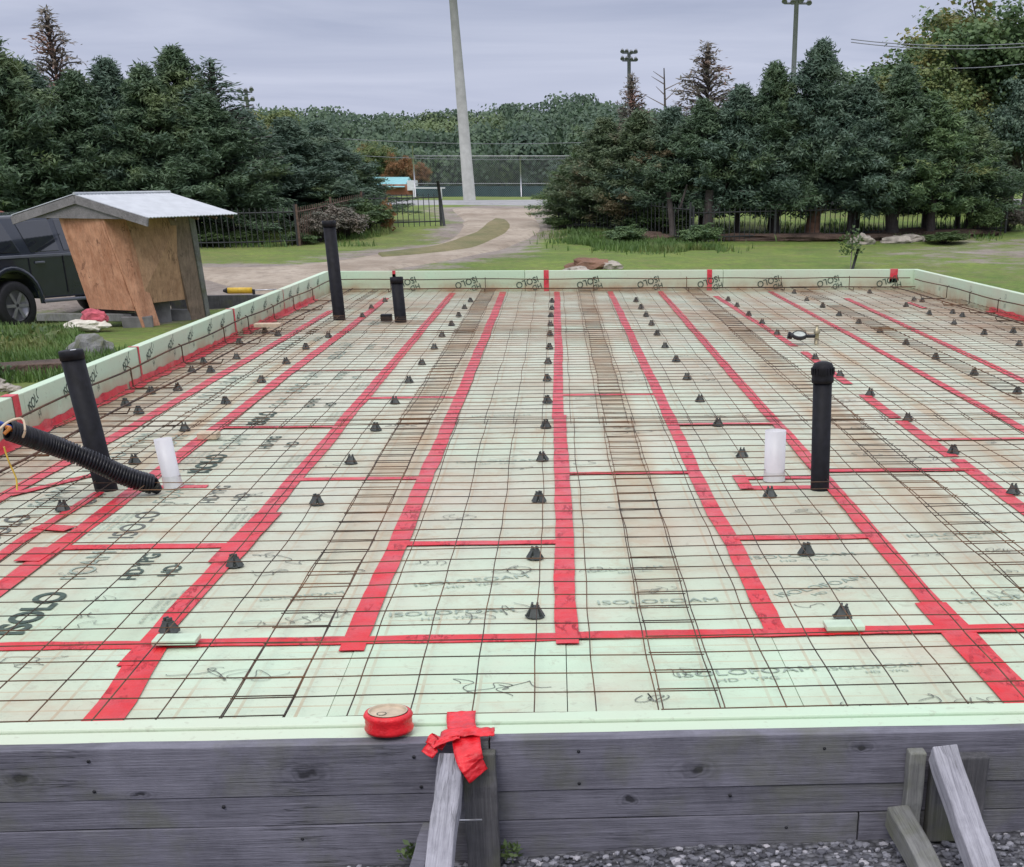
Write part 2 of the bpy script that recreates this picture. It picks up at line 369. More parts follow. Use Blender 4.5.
M['bright'] = simple('yellow_plastic', (.62, .40, .03), .45, 10, .15, .05)
M['black'] = simple('black_rubber', (.014, .014, .017), .6, 20, .3, .1)
M['pole'] = simple('pale_concrete_pole', (.40, .40, .38), .85, 3, .12, .2)
M['lightpole'] = simple('grey_steel_pole', (.22, .23, .25), .5, 3, .1, 0)
M['fence'] = simple('black_iron', (.028, .030, .030), .6, 12, .3, 0)
M['fence_rust'] = simple('rusty_iron', (.12, .075, .055), .8, 12, .35, 0)
M['rock'] = simple('pale_field_stone', (.36, .32, .27), .9, 4, .3, .6, bd=.05)
M['mud'] = simple('red_brown_earth', (.20, .11, .07), .95, 3, .3, .6, bd=.05)
M['bank'] = simple('dark_earth', (.085, .055, .04), .95, 2, .4, .8, bd=.08)
M['bark'] = mat_wood('dark_bark', (.045, .036, .034), (.095, .078, .07), 2, knots=False, stretch=6)
M['dead'] = mat_wood('grey_dead_wood', (.16, .13, .12), (.27, .23, .21), 2, knots=False, stretch=6)
M['teal'] = simple('teal_metal_roof', (.20, .48, .50), .45, 5, .1, 0)
M['cream'] = simple('off_white_wall', (.66, .66, .66), .7, 4, .06, 0)
M['redstrip'] = simple('red_brown_siding', (.38, .15, .09), .7, 5, .15, 0)
M['roofm'] = simple('white_corrugated_roof', (.46, .48, .50), .4, 5, .08, .05)
M['carpaint'] = simple('dark_grey_car_paint', (.020, .026, .040), .2, 4, .12, 0)
M['carpaint'].node_tree.nodes['Principled BSDF'].inputs['Coat Weight'].default_value = .6
M['carlight'] = simple('grey_car_trim', (.16, .17, .21), .3, 4, .12, 0)
M['carred'] = simple('faded_red_car_paint', (.26, .09, .06), .35, 4, .2, 0)
M['glass'] = simple('dark_car_glass', (.018, .022, .030), .06, 3, .1, 0)
M['glass'].node_tree.nodes['Principled BSDF'].inputs['Coat Weight'].default_value = 1
M['rim'] = simple('alloy_rim', (.34, .34, .36), .35, 9, .1, 0, metal=.6)
M['pink'] = simple('pink_cloth', (.50, .10, .13), .8, 6, .4, .4, bd=.02)
M['paper'] = simple('crumpled_white_plastic', (.66, .62, .52), .6, 6, .15, .4, bd=.02)
M['concrete'] = simple('grey_concrete_block', (.17, .165, .16), .9, 5, .25, .5, bd=.01)

def mat_leaf(name, dark, light, accent=None, af=.08, gs=1.6, as_=.55):
    m = NM(name)
    r = m.n('ShaderNodeNewGeometry').outputs['Random Per Island']
    g = m.noise(gs, 4, .6)
    c = m.mix(m.ramp(g, (.38, 0), (.64, 1)), dark, light)
    c = m.mix(.4, c, m.mix(r, dark, light))
    if accent: c = m.mix(m.math('MULTIPLY', m.ramp(m.noise(as_, 4, .6, vec=m.mapp(loc=(4, 2, 7))), (.55, 0), (.68, 1)), af), c, accent)
    m.col(c).rough(.6)
    tr = m.n('ShaderNodeBsdfTranslucent'); m.l(c, tr.inputs[0])
    ms = m.n('ShaderNodeMixShader'); ms.inputs[0].default_value = .22
    out = [q for q in m.t.nodes if q.type == 'OUTPUT_MATERIAL'][0]
    m.l(m.b.outputs[0], ms.inputs[1]); m.l(tr.outputs[0], ms.inputs[2]); m.l(ms.outputs[0], out.inputs[0])
    return m.m
M['cedar'] = mat_leaf('cedar_foliage', (.045, .088, .050), (.125, .19, .095), (.20, .25, .09), .6)
M['cedar_b'] = mat_leaf('blue_cedar_foliage', (.048, .092, .066), (.13, .195, .13), (.17, .23, .12), .5)
M['cedar_rust'] = mat_leaf('browning_cedar_foliage', (.11, .12, .09), (.25, .20, .16), (.36, .18, .13), .9)
M['cedar_olive'] = mat_leaf('olive_brown_cedar_foliage', (.055, .10, .05), (.15, .19, .09), (.24, .16, .09), .7, as_=.8)
M['decid'] = mat_leaf('broadleaf_foliage', (.060, .12, .055), (.17, .25, .09), (.30, .26, .07), .9)
M['decid_y'] = mat_leaf('yellowing_foliage', (.09, .15, .05), (.24, .27, .09), (.32, .20, .09), .8)
M['autumn'] = mat_leaf('orange_autumn_foliage', (.16, .12, .05), (.40, .17, .07), (.12, .18, .04), .6)
M['forest'] = mat_leaf('far_forest_foliage', (.045, .085, .060), (.12, .185, .095), (.19, .25, .09), .7, gs=.22, as_=.07)
M['shrub'] = mat_leaf('shrub_foliage', (.045, .09, .03), (.13, .19, .06), (.24, .22, .06), .6)
M['grass'] = mat_leaf('grass_blades', (.055, .11, .028), (.15, .25, .06), (.26, .25, .09), .7)

# ground: lawn mixed with bare dirt by a vertex attribute
def mat_ground():
    m = NM('ground_lawn'); at = m.n('ShaderNodeAttribute', attribute_name='dirt').outputs['Fac']
    g = m.ramp(m.noise(.6, 8, .7), (.35, 0), (.65, 1))
    grass = m.mix(g, (.12, .20, .028), (.235, .315, .05))
    grass = m.mix(m.math('MULTIPLY', m.ramp(m.noise(.16, 5, .6, vec=m.mapp(loc=(7, 3, 0))), (.5, 0), (.7, 1)), .55), grass, (.24, .22, .08))
    grass = m.mix(m.math('MULTIPLY', m.ramp(m.noise(6, 6, .75), (.4, 0), (.6, 1)), .45), grass, (.055, .095, .025))
    grass = m.mix(m.math('MULTIPLY', m.ramp(m.noise(1.3, 7, .7, vec=m.mapp(loc=(2, 8, 0))), (.48, 0), (.64, 1)), .5), grass, (.20, .17, .07))
    d = m.mix(m.ramp(m.noise(.5, 8, .7), (.35, 0), (.65, 1)), (.25, .20, .165), (.38, .335, .29))
    d = m.mix(m.math('MULTIPLY', m.ramp(m.noise(5, 7, .75), (.5, 0), (.62, 1)), .5), d, (.13, .11, .09))
    f = m.ramp(m.math('ADD', at, m.math('MULTIPLY', m.math('SUBTRACT', m.noise(.9, 7, .7), .5), 1.1)), (.42, 0), (.6, 1))
    m.col(m.mix(f, grass, d)).rough(.95)
    return m.bump(m.noise(7, 7, .75), .8, .12).m
M['ground'] = mat_ground()
def mat_gravel(name, a, b, sc=60, bd=.012):
    m = NM(name); v = m.n('ShaderNodeTexVoronoi'); v.inputs['Scale'].default_value = sc; m.l(m.co, v.inputs['Vector'])
    g = m.n('ShaderNodeSeparateColor'); m.l(v.outputs['Color'], g.inputs[0])
    c = m.mix(g.outputs[0], a, b); c = m.mix(m.ramp(v.outputs['Distance'], (.4, 0), (.8, .7)), c, tuple(q*.3 for q in a))
    m.col(c).rough(.9); return m.bump(m.math('SUBTRACT', 1.0, v.outputs['Distance']), .9, bd).m
M['gravel'] = mat_gravel('fine_gravel', (.06, .06, .07), (.22, .22, .24))
M['pebble'] = NM('pebble_stone')
_p = M['pebble']; _r = _p.n('ShaderNodeNewGeometry').outputs['Random Per Island']
_p.col(_p.ramp(_r, (0, (.05, .05, .06)), (.6, (.14, .14, .16)), (.9, (.26, .26, .29)), (1, (.48, .46, .48)))).rough(.85); M['pebble'] = _p.m
def mat_track(name, a, b):
    m = NM(name); c = m.mix(m.ramp(m.noise(.45, 8, .7), (.35, 0), (.66, 1)), a, b)
    c = m.mix(m.math('MULTIPLY', m.ramp(m.noise(4, 7, .75), (.48, 0), (.64, 1)), .45), c, tuple(q*.5 for q in a))
    m.col(c).rough(.95); return m.bump(m.noise(5, 7, .7), .5, .06).m
M['track'] = mat_track('pale_gravel_track', (.26, .205, .15), (.46, .39, .31))
M['road'] = mat_track('grey_road', (.27, .27, .27), (.36, .355, .35))
M['median'] = mat_track('worn_grass_strip', (.12, .13, .045), (.25, .20, .10))
exec_after = []

# ------------------------------------------------------------------ ground sheet
def path_world(pts): return [hit(*p) for p in pts]
def catmull(P, n=8):
    out = []
    for i in range(len(P)-1):
        p0, p1, p2, p3 = P[max(i-1, 0)], P[i], P[i+1], P[min(i+2, len(P)-1)]
        for k in range(n):
            t = k/n; out.append(.5*((2*p1)+(p2-p0)*t+(2*p0-5*p1+4*p2-p3)*t*t+(3*p1-p0-3*p2+p3)*t**3))
    return out+[P[-1]]
EL = catmull(path_world([(446, 209), (459, 219), (458, 229), (440, 243), (400, 251), (340, 261), (262, 268), (150, 266)]))
ER = catmull(path_world([(548, 209), (538, 217), (543, 230), (515, 246), (462, 259), (410, 268), (350, 280), (270, 300)]))
def vec2d(p, a, b):
    ab = b-a; t = max(0, min(1, ((p-a).dot(ab))/max(ab.dot(ab), 1e-9))); return (p-(a+ab*t)).length
MID = [(a+b)/2 for a, b in zip(EL, ER)]; HW = [(a-b).length/2 for a, b in zip(EL, ER)]
def dirt(x, y):
    p = Vector((x, y)); v = 0
    if 24 < y < 75 and -30 < x < 6:
        for q, h in zip(MID[::2], HW[::2]):
            d = (p-q.xy).length-h
            if d < 3: v = max(v, .62-d*.22)
    dx = max(XL-x, 0, x-XR); dy = max(y-Y1, 0); d = math.hypot(dx, dy)
    if y > 14 and x < -2: v = max(v, .75-d*.03 if 26 < y < 46 else 0)
    if x < -3 and 13 < y < 27: v = max(v, .22)
    v = max(v, .75-d*.12)
    q = (p-Vector((13.5, 40))).length
    v = max(v, .66-q*.05 if q < 9 else 0)
    return max(0, min(1, v))
def axis_pts(a, b, step, lim, g=1.35):
    out = []; x = a
    while x < b: out.append(x); x += step
    out.append(b); s = step; x = b
    while x < lim: s *= g; x += s; out.append(x)
    s = step; x = a
    while x > -lim: s *= g; x -= s; out.insert(0, x)
    return out
gx = axis_pts(-40, 45, .6, 1500); gy = axis_pts(0, 84, .6, 1500)
vs = [(x, y, terr(x, y)) for y in gy for x in gx]; nx = len(gx)
fs = [(j*nx+i, j*nx+i+1, (j+1)*nx+i+1, (j+1)*nx+i) for j in range(len(gy)-1) for i in range(nx-1)]
me = bpy.data.meshes.new('ground'); me.from_pydata(vs, [], fs); me.polygons.foreach_set('use_smooth', [True]*len(fs))
at_ = me.attributes.new('dirt', 'FLOAT', 'POINT'); at_.data.foreach_set('value', [dirt(v[0], v[1]) for v in vs])
tag(link('ground', me, None, M['ground']), kind='structure')
def ribbon(name, A, B, mat, off, n=6, kind='structure', rag=True):
    vs = []; fs = []
    for i, (a, b) in enumerate(zip(A, B)):
        for k in range(n+1):
            jt = .06*noise.noise(Vector((i*.45, k*3., off*99))) if rag else 0
            p = a.lerp(b, min(max(k/n, 0), 1)+(jt if k in (0, n) else 0)); e = off if 0 < k < n else off-.09
            if rag and i in (0, len(A)-1): e = -.06
            vs.append((p.x, p.y, terr(p.x, p.y)+e))
    for i in range(len(A)-1):
        for k in range(n): fs.append((i*(n+1)+k, (i+1)*(n+1)+k, (i+1)*(n+1)+k+1, i*(n+1)+k+1))
    me = bpy.data.meshes.new(name); me.from_pydata(vs, [], fs); me.polygons.foreach_set('use_smooth', [True]*len(fs))
    return tag(link(name, me, None, mat), kind=kind)
ribbon('driveway', EL, ER, M['track'], .05, 10)
mA = catmull(path_world([(494, 220), (477, 231), (452, 241), (418, 250), (375, 256)]), 10)
mB = catmull(path_world([(507, 222), (513, 230), (494, 243), (448, 254), (380, 260)]), 10)
ribbon('grass_median', mA, mB, M['median'], .09, 5)
ry = [65, 66.5, 68, 70, 71.5, 73]
RA = [Vector((x, 63.2+.02*x, 0)) for x in range(-60, 100, 4)]; RB = [Vector((x, 72.5+.02*x, 0)) for x in range(-60, 100, 4)]
ribbon('cross_road', RA, RB, M['road'], .075, 8, rag=False)
# gravel pad in front of the form
gm = MB()
nX, nY = 40, 16
for j in range(nY+1):
    for i in range(nX+1):
        x = -4+9*i/nX; y = .2+2.6*j/nY; gm.v.append((x, y, terr(x, y)+.008))
for j in range(nY):
    for i in range(nX):
        gm.f.append((j*(nX+1)+i, j*(nX+1)+i+1, (j+1)*(nX+1)+i+1, (j+1)*(nX+1)+i)); gm.m.append(0); gm.sm.append(True)
tag(gm.build('gravel_pad', M['gravel']), kind='structure')
# pebbles
bmx = bmesh.new(); bmesh.ops.create_icosphere(bmx, subdivisions=1, radius=1)
iv = [v.co.copy() for v in bmx.verts]; iff = [tuple(v.index for v in f.verts) for f in bmx.faces]; bmx.free()
pm = MB()
for _ in range(7000):
    x = random.uniform(-1.35, 1.25); y = random.uniform(2.12, 2.61); s = random.choice((.003, .004, .005, .006, .008))*random.uniform(.8, 1.4)
    sc = (s*random.uniform(.8, 1.5), s*random.uniform(.8, 1.3), s*random.uniform(.5, .8)); R = rotm(random.uniform(0, 6))
    o = Vector((x, y, terr(x, y)+.010+random.uniform(-.003, .004)))
    pm.add([R @ Vector((v.x*sc[0], v.y*sc[1], v.z*sc[2]))+o for v in iv], iff)
tag(pm.build('gravel', M['pebble']), 'loose grey crushed gravel along the foot of the timber form', 'gravel', kind='stuff')

# ------------------------------------------------------------------ slab form
def xl(y): return -2.83+(y-2.8)*(.23/14.7)      # inner faces of the foam kerbs
def xr(y): return 4.72-(y-2.8)*(.55/14.5)
ZT = .22; YN, YF = 2.775, 17.45; TH = .105
ins = empty('insulation_base', (0, 3, 0), 0, 'pale green rigid foam slab base with raised foam kerb and taped seams', 'foam insulation')
INV = Vector((0, 3, 0))
def part(mb, name, mat, parent, **k):
    off = parent.location
    mb.v = [(v[0]-off[0], v[1]-off[1], v[2]-off[2]) for v in mb.v]
    return mb.build(name, mat, parent, **k)
# object coordinates are shifted by the empty, so shift materials back via world-space verts: keep empties at origin for foam
ins.location = (0, 0, 0)
seams = [None, -2.33, -1.845, -1.19, -.61, 0, .61, 1.18, 1.885, 2.46, 3.1, 3.72, None]
cuts = {0: [5.2, 7.64, 10.1, 12.5, 14.9], 1: [4., 6.4, 8.85, 11.3, 13.7, 16.1], 2: [4., 5.2, 6.3, 7.9, 10.3, 12.8, 15.2], 3: [4., 6.44, 8.9, 11.4, 13.8, 16.2], 4: [4., 5.19, 7.62, 10, 12.5, 15],
        5: [4., 6.5, 9.02, 11.4, 13.9, 16.3], 6: [4., 5.21, 7.84, 10.2, 12.7, 15.1], 7: [4., 6.5, 8.94, 11.4, 13.8, 16.2], 8: [4., 7.3, 9.7, 12.2, 14.6], 9: [4., 6.4, 8.8, 11.2, 13.7, 16.1], 10: [5.2, 7.6, 10.1, 12.5, 15], 11: [6.4, 8.8, 11.3, 13.8, 16.2]}
for i in range(12):
    ys = [YN]+cuts[i]+[YF]
    for a, b in zip(ys, ys[1:]):
        g = .0012; dz = random.uniform(-.0015, .0015)
        xa0 = seams[i] if seams[i] is not None else xl(a)+.001; xa1 = seams[i] if seams[i] is not None else xl(b)+.001
        xb0 = seams[i+1] if seams[i+1] is not None else xr(a)-.001; xb1 = seams[i+1] if seams[i+1] is not None else xr(b)-.001
        q = [(xa0+g, a+g), (xb0-g, a+g), (xb1-g, b-g), (xa1+g, b-g)]
        m = MB().add([(x, y, -.05) for x, y in q]+[(x, y, dz) for x, y in q], [(4, 5, 6, 7), (0, 1, 5, 4), (1, 2, 6, 5), (2, 3, 7, 6), (3, 0, 4, 7), (3, 2, 1, 0)])
        m.build('floor_panel', M['foam'], ins)
def wallseg(a, b, thick, z0, z1, side):
    """a->b inner line, thickness to the outside (side=+1 left of a->b)"""
    a = Vector((a[0], a[1], 0)); b = Vector((b[0], b[1], 0)); d = (b-a).normalized(); n = Vector((-d.y, d.x, 0))*side*thick
    q = [a+d*.002, b-d*.002, b-d*.002+n, a+d*.002+n]
    return MB().add([(p.x, p.y, z0) for p in q]+[(p.x, p.y, z1) for p in q], [(4, 5, 6, 7), (0, 1, 5, 4), (1, 2, 6, 5), (2, 3, 7, 6), (3, 0, 4, 7), (3, 2, 1, 0)])
ZB = -.033
def runs(p, q, L):
    p = Vector(p); q = Vector(q); d = q-p; n = max(1, round(d.length/L)); return [(p+d*(k/n), p+d*((k+1)/n)) for k in range(n)]
# front kerb is two boards thick
for a, b in runs((xl(YN)-TH, YN), (xr(YN)+TH, YN), 2.44):
    wallseg(a, b, .052, ZB, ZT, -1).build('kerb_panel', M['foamw'], ins, bevel=.004)
for a, b in runs((xl(YN)-TH, YN-.054), (xr(YN)+TH, YN-.054), 2.44):
    wallseg(a, b, .058, ZB, ZT-.006, -1).build('kerb_panel', M['foamw'], ins, bevel=.004)
for a, b in runs((xl(YN), YN+.002), (xl(YF), YF), 2.44): wallseg(a, b, .06, ZB, ZT, 1).build('kerb_panel', M['foamw'], ins, bevel=.004)
for a, b in runs((xr(YN), YN+.002), (xr(YF), YF), 2.44): wallseg(a, b, .06, ZB, ZT, -1).build('kerb_panel', M['foamw'], ins, bevel=.004)
for a, b in runs((xl(YF)-.06, YF+.002), (xr(YF)+.06, YF+.002), 2.44): wallseg(a, b, .06, ZB, ZT, 1).build('kerb_panel', M['foamw'], ins, bevel=.004)

# seam tapes
def tape(pts, w, z=.003, jag=.0035, name='seam_tape', step=.12):
    """flat tape following pts on the floor"""
    P = []
    for a, b in zip(pts, pts[1:]):
        a = Vector(a); b = Vector(b); n = max(1, int((b-a).length/step)); P += [a.lerp(b, k/n) for k in range(n)]
    P.append(Vector(pts[-1]))
    vs = []; fs = []; ph = random.uniform(0, 9)
    for i, p in enumerate(P):
        t = (P[min(i+1, len(P)-1)]-P[max(i-1, 0)]).normalized(); n = Vector((-t.y, t.x))
        ww = w/2*(1+.10*noise.noise(Vector((i*.35, ph, 0))))
        o = jag*2*noise.noise(Vector((i*.12, ph, 5)))
        for k, s in enumerate((-1, -.33, .33, 1)):
            q = p+n*(s*ww+o+(random.uniform(-jag, jag)*.6 if abs(s) == 1 else 0))
            vs.append((q.x, q.y, z+.0012*noise.noise(Vector((i*.7, s*2, ph)))+(0 if abs(s) == 1 else .0008)))
    for i in range(len(P)-1):
        for k in range(3): fs.append((i*4+k, i*4+k+1, (i+1)*4+k+1, (i+1)*4+k))
    nv = len(vs); vs += [(x, y, z_-.0016) for x, y, z_ in vs]
    fs2 = list(fs)+[tuple(nv+q for q in f[::-1]) for f in fs]
    for i in range(len(P)-1): fs2 += [(i*4, (i+1)*4, nv+(i+1)*4, nv+i*4), (i*4+3, nv+i*4+3, nv+(i+1)*4+3, (i+1)*4+3)]
    MB().add(vs, fs2, 0, False).build(name, M['tape'], ins)
TW = .070
zt_ = [.003]
def zz(): zt_[0] = .003+((zt_[0]-.003+.0009) % .0036); return zt_[0]
tape([(-1.165, 3.2), (-1.165, 3.5), (-1.20, 3.98)], .098, zz()); tape([(-1.215, 3.80), (-1.195, 5.3), (-1.19, 9.8), (-1.185, 17.2)], .072, zz())
tape([(-1.20, 4.95), (-1.19, 5.35), (-1.18, 5.75)], .10, .0066)
tape([(-.615, 3.90), (-.608, 8), (-.615, 17.3)], .072, zz())
tape([(.003, 3.93), (.0, 8.2)], .070, zz()); tape([(-.012, 8.1), (.0, 12), (.0, 17.3)], .064, zz())
tape([(.632, 3.99), (.628, 5.1), (.612, 5.6), (.61, 17.3)], .064, zz())
tape([(1.185, 3.2), (1.18, 3.5), (1.165, 4.3)], .105, zz()); tape([(1.17, 4.1), (1.18, 6.5), (1.185, 17.25)], .066, zz())
tape([(1.885, 5.2), (1.89, 6.75)], TW, zz()); tape([(1.885, 6.82), (1.88, 7.9)], TW, zz()); tape([(1.87, 8.0), (1.875, 8.9)], TW, zz()); tape([(1.87, 9.4), (1.87, 11.2)], .06, zz()); tape([(1.86, 11.6), (1.76, 16.6)], .06, zz())
tape([(2.47, 5.3), (2.475, 8), (2.45, 17.2)], .062, zz())
tape([(3.06, 7), (3.06, 9.6), (3.14, 16.2)], .065, zz())
tape([(3.70, 14.9), (3.70, 15.6)], .06, zz())
tape([(-1.87, 3.9), (-1.86, 4.8), (-1.84, 6.9)], .074, zz()); tape([(-1.85, 6.85), (-1.84, 9.6)], .075, zz()); tape([(-1.85, 9.5), (-1.84, 13.3), (-1.86, 16.5)], .072, zz())
tape([(-1.895, 5.0), (-1.885, 5.2)], .09, .0066)
tape([(-2.00, 4.6), (-2.02, 5.3), (-1.99, 6.2)], .045, .0045)
tape([(-2.38, 4.2), (-2.37, 6.1), (-2.31, 7.8), (-2.28, 10.6), (-2.24, 15)], .070, zz())
tape([(-2.03, 5.55), (-1.89, 5.50)], .085, .0075)
def ctape(x0, x1, y, w=.055, dy=0.): tape([(x0, y), ((x0+x1)/2, y+random.uniform(-.006, .006)), (x1, y+dy)], w*1.3, zz(), step=.05)
ctape(-1.95, -1.18, 4.0, .058); ctape(-1.19, .02, 4.005, .056); ctape(.0, .80, 4.01, .056); ctape(.78, 1.6, 4.015, .06)
ctape(1.5, 2.4, 4.03, .05)
ctape(-1.84, -1.2, 5.205, .05); ctape(-.60, 0, 5.19, .045); ctape(.64, 1.17, 5.21, .05)
ctape(-1.82, -1.55, 6.31, .045); ctape(-1.2, -.62, 6.44, .045); ctape(.0, .61, 6.5, .035); ctape(1.18, 1.9, 6.5, .05)
ctape(.80, 1.16, 6.14, .055); ctape(.80, 1.16, 6.35, .045); tape([(.80, 6.10), (.80, 6.40)], .06, .0075)
ctape(-1.84, -1.2, 7.9, .045); ctape(.6, 1.18, 7.84, .045); ctape(0, .6, 9.02, .045); ctape(-1.18, -.6, 8.95, .05); ctape(1.9, 2.45, 7.3, .045)
ctape(-1.84, -1.2, 10.3, .025)
tape([(-2.35, 6.15), (-2.12, 6.6)], .05, .0062)
# bands along the base of the side kerbs, vertical strips over them
def vstrip(p, d, w, z0, over=.06):
    """strip on the inner kerb face; p = base point on the face, d = unit vector to the outside"""
    p = Vector((p[0], p[1], 0)); d = Vector((d[0], d[1], 0)); t = Vector((-d.y, d.x, 0))*w/2
    prof = [(-.003, z0), (-.003, .08), (-.003, ZT+.003), (over, ZT+.003)] if z0 < ZT-.02 else [(-.003, z0), (-.003, ZT+.003), (over, ZT+.003)]
    vs = []
    for i, (u, z) in enumerate(prof):
        for s in (-1, 1): q = p+d*u+t*s*(1+random.uniform(-.05, .1)); vs.append((q.x, q.y, z))
    fs = [(2*i, 2*i+1, 2*i+3, 2*i+2) for i in range(len(prof)-1)]
    MB().add(vs, fs).build('corner_tape', M['tape'], ins)
def band(xf, y0, y1, side):
    vs = []; fs = []; n = int((y1-y0)/.1)
    for i in range(n+1):
        y = y0+(y1-y0)*i/n; x = xf(y)
        h = .045+.02*noise.noise(Vector((i*.8, 3, side))); w = .05+.03*noise.noise(Vector((i*.5, 7, side)))
        for dx, z in ((.003, max(h, .012)), (.004, .005), (max(w, .02), .004)): vs.append((x+side*dx, y, z))
    for i in range(n):
        for k in range(2): fs.append((i*3+k, i*3+k+1, (i+1)*3+k+1, (i+1)*3+k))
    MB().add(vs, fs).build('corner_tape', M['tape'], ins)
for a, b in ((4, 6.5), (6.6, 9.4), (9.45, 12.6), (12.8, 16.4)): band(xl, a, b, 1)
for a, b in ((8, 12.9), (13.2, 14.6)): band(xr, a, b, -1)
for y, w, z0 in ((7.55, .09, -.0), (9.75, .035, .0), (12.55, .05, .05), (14.7, .02, .05)): vstrip((xl(y), y), (-1, 0), w, z0)
for x, w, z0 in ((-1.86, .035, .19), (-.12, .055, -.0), (1.77, .055, -.0), (3.93, .09, .12)): vstrip((x, YF), (0, 1), w, z0)

# printed lettering
txt_cache = {}
def text_mesh(body, size, off=0.0, outline=False):
    k = (body, size, off)
    if k not in txt_cache:
        cu = bpy.data.curves.new('printed_lettering', 'FONT'); cu.body = body; cu.size = size; cu.offset = off; cu.resolution_u = 5
        o = bpy.data.objects.new('printed_lettering', cu); C.objects.link(o)
        bpy.context.view_layer.update()
        me = bpy.data.meshes.new_from_object(o.evaluated_get(bpy.context.evaluated_depsgraph_get()))
        me.materials.clear(); bpy.data.objects.remove(o); txt_cache[k] = me
    return txt_cache[k]
def put_text(body, size, loc, U, V, mat, off=0., stretch=1., outline=False):
    """U = reading direction, V = letter up"""
    me = text_mesh(body, size, off).copy(); U = Vector(U).normalized(); V = Vector(V).normalized(); N = U.cross(V)
    L = Vector(loc)
    for v in me.vertices:
        c = v.co.copy(); v.co = L+U*c.x*stretch+V*c.y
    me.update(); return link('printed_lettering', me, ins, mat)
def floor_block(x, y, s=1., ik='ink'):
    """the print on a board: reads away from the camera, letters up towards -x"""
    put_text('ISOLO', .135*s, (x, y, .0022), (0, 1, 0), (-1, 0, 0), M[ik], .0035 if ik == 'ink' else .0005, 1.25)
    put_text('FOAM', .13*s, (x, y+.63, .0022), (0, 1, 0), (-1, 0, 0), M['ink2'], -.0015, 1.15)
    put_text('HD\u00b7YPG', .085*s, (x+.17, y+.62, .0022), (0, 1, 0), (-1, 0, 0), M[ik], .0012, 1.2)
    put_text('HD\u00b7', .085*s, (x+.29, y+.66, .0022), (0, 1, 0), (-1, 0, 0), M[ik], .001, 1.2)
    for k in range(4): put_text('HD  R 5  Type 3  CAN/ULC S701', .022, (x+.33+.026*k, y+.1+.04*k, .0022), (0, 1, 0), (-1, 0, 0), M['ink2'], 0)
for x, ys in ((-1.62, (4.12, 5.34, 6.62, 7.98, 9.2, 11, 13.5)), (-2.12, (5.3, 6.7, 9.0, 11.6)), (-1.02, (4.35,))):
    for y in ys:
        if x < -1.1: floor_block(x, y, 1, 'ink' if y < 5 or (x > -1.9 and 6.5 < y < 8.5) else 'ink3' if y < 6.5 else 'ink2')
# paler outlined print facing other ways on the remaining boards
def faint(x, y, rot, s=.12):
    U = (cos(rot), sin(rot), 0); V = (-sin(rot), cos(rot), 0)
    put_text('ISOLOFOAM', s, (x, y, .0022), U, V, M['ink2'], -.001 if s > .1 else 0, 1.1)
    p = Vector((x, y, .0022))-Vector(V)*s*.85+Vector(U)*.1
    put_text('HD \u00b7 YPG', s*.6, p, U, V, M['ink2'], 0, 1.1)
rr = random.Random(3)
marks = MB(); R5 = random.Random(5)
for (x, y, r) in ((-.55, 4.25, .1), (-.5, 4.6, .25), (.10, 4.35, .05), (.08, 4.75, .2), (.12, 5.25, -.1), (.70, 4.4, .6), (.66, 4.9, .1), (1.26, 4.3, .2), (1.3, 5.2, .1), (1.3, 5.7, .3),
                  (-.98, 4.45, .3), (-.95, 5.4, .15), (.70, 5.7, .05), (.12, 5.9, .12), (-.52, 5.6, .08), (.3, 3.62, .1), (.72, 3.66, .08), (-1.7, 3.6, .15), (-.5, 6.8, .1), (.1, 7.2, .15), (.7, 6.8, .1), (1.3, 7.1, .1), (2.0, 7.4, .1), (2.0, 8.6, .2), (1.95, 6.4, .1), (-.98, 7.2, .1), (.1, 8.1, .1), (-.5, 8.2, .1), (.72, 8.6, .1), (2.55, 9.4, .1), (1.3, 9.6, .1), (-.97, 9.8, .2), (-.5, 10.6, .1), (.1, 10.2, .1), (.7, 11, .1), (2, 10.6, .1), (2.6, 11.4, .1)):
    if rr.random() < .5: faint(x, y, r, rr.choice((.045, .055, .065)))
# loose pen marks and outlined letters drawn by hand on the boards
nm_ = 0
for q in range(400):
    x = R5.uniform(-1.75, 2.6); y = 3.35+R5.random()**1.5*7.5; a = R5.uniform(-.35, .7); h_ = R5.uniform(.018, .05); L_ = h_*R5.uniform(1.5, 6)
    if nm_ >= 96: break
    if any(abs(x-t) < .10 for t in (-1.19, -.61, 0, .61, 1.18, 1.88)) or abs(y-4) < .08: continue
    nm_ += 1; k_ = R5.randint(2, 5); n = 12*k_; ph = R5.uniform(0, 6); e1, e2 = R5.uniform(.5, 1.3), R5.uniform(.3, .8); P = []
    for i in range(n+1):
        t = i/n; w_ = 2*pi*k_*t+ph; u = L_*(t-.5)+h_*.6*e1*cos(w_)*(1+.4*sin(3.3*t*k_)); v = h_*(sin(w_*e2+ph)*.8+.4*noise.noise(Vector((t*5, q, 0))))*1.3
        P.append(Vector((x+cos(a)*u-sin(a)*v, y+sin(a)*u+cos(a)*v, .0024)))
    w = R5.uniform(.0009, .0019)*(1+(y-3.3)*.05); vs = []
    for i, p in enumerate(P):
        t = (P[min(i+1, len(P)-1)]-P[max(i-1, 0)]); t = t.normalized() if t.length > 1e-6 else Vector((1, 0, 0)); nn = Vector((-t.y, t.x, 0))*w
        vs += [p+nn, p-nn]
    MB().add(vs, [(2*i, 2*i+1, 2*i+3, 2*i+2) for i in range(len(P)-1)]).build('pen_mark', M['ink3'], ins)
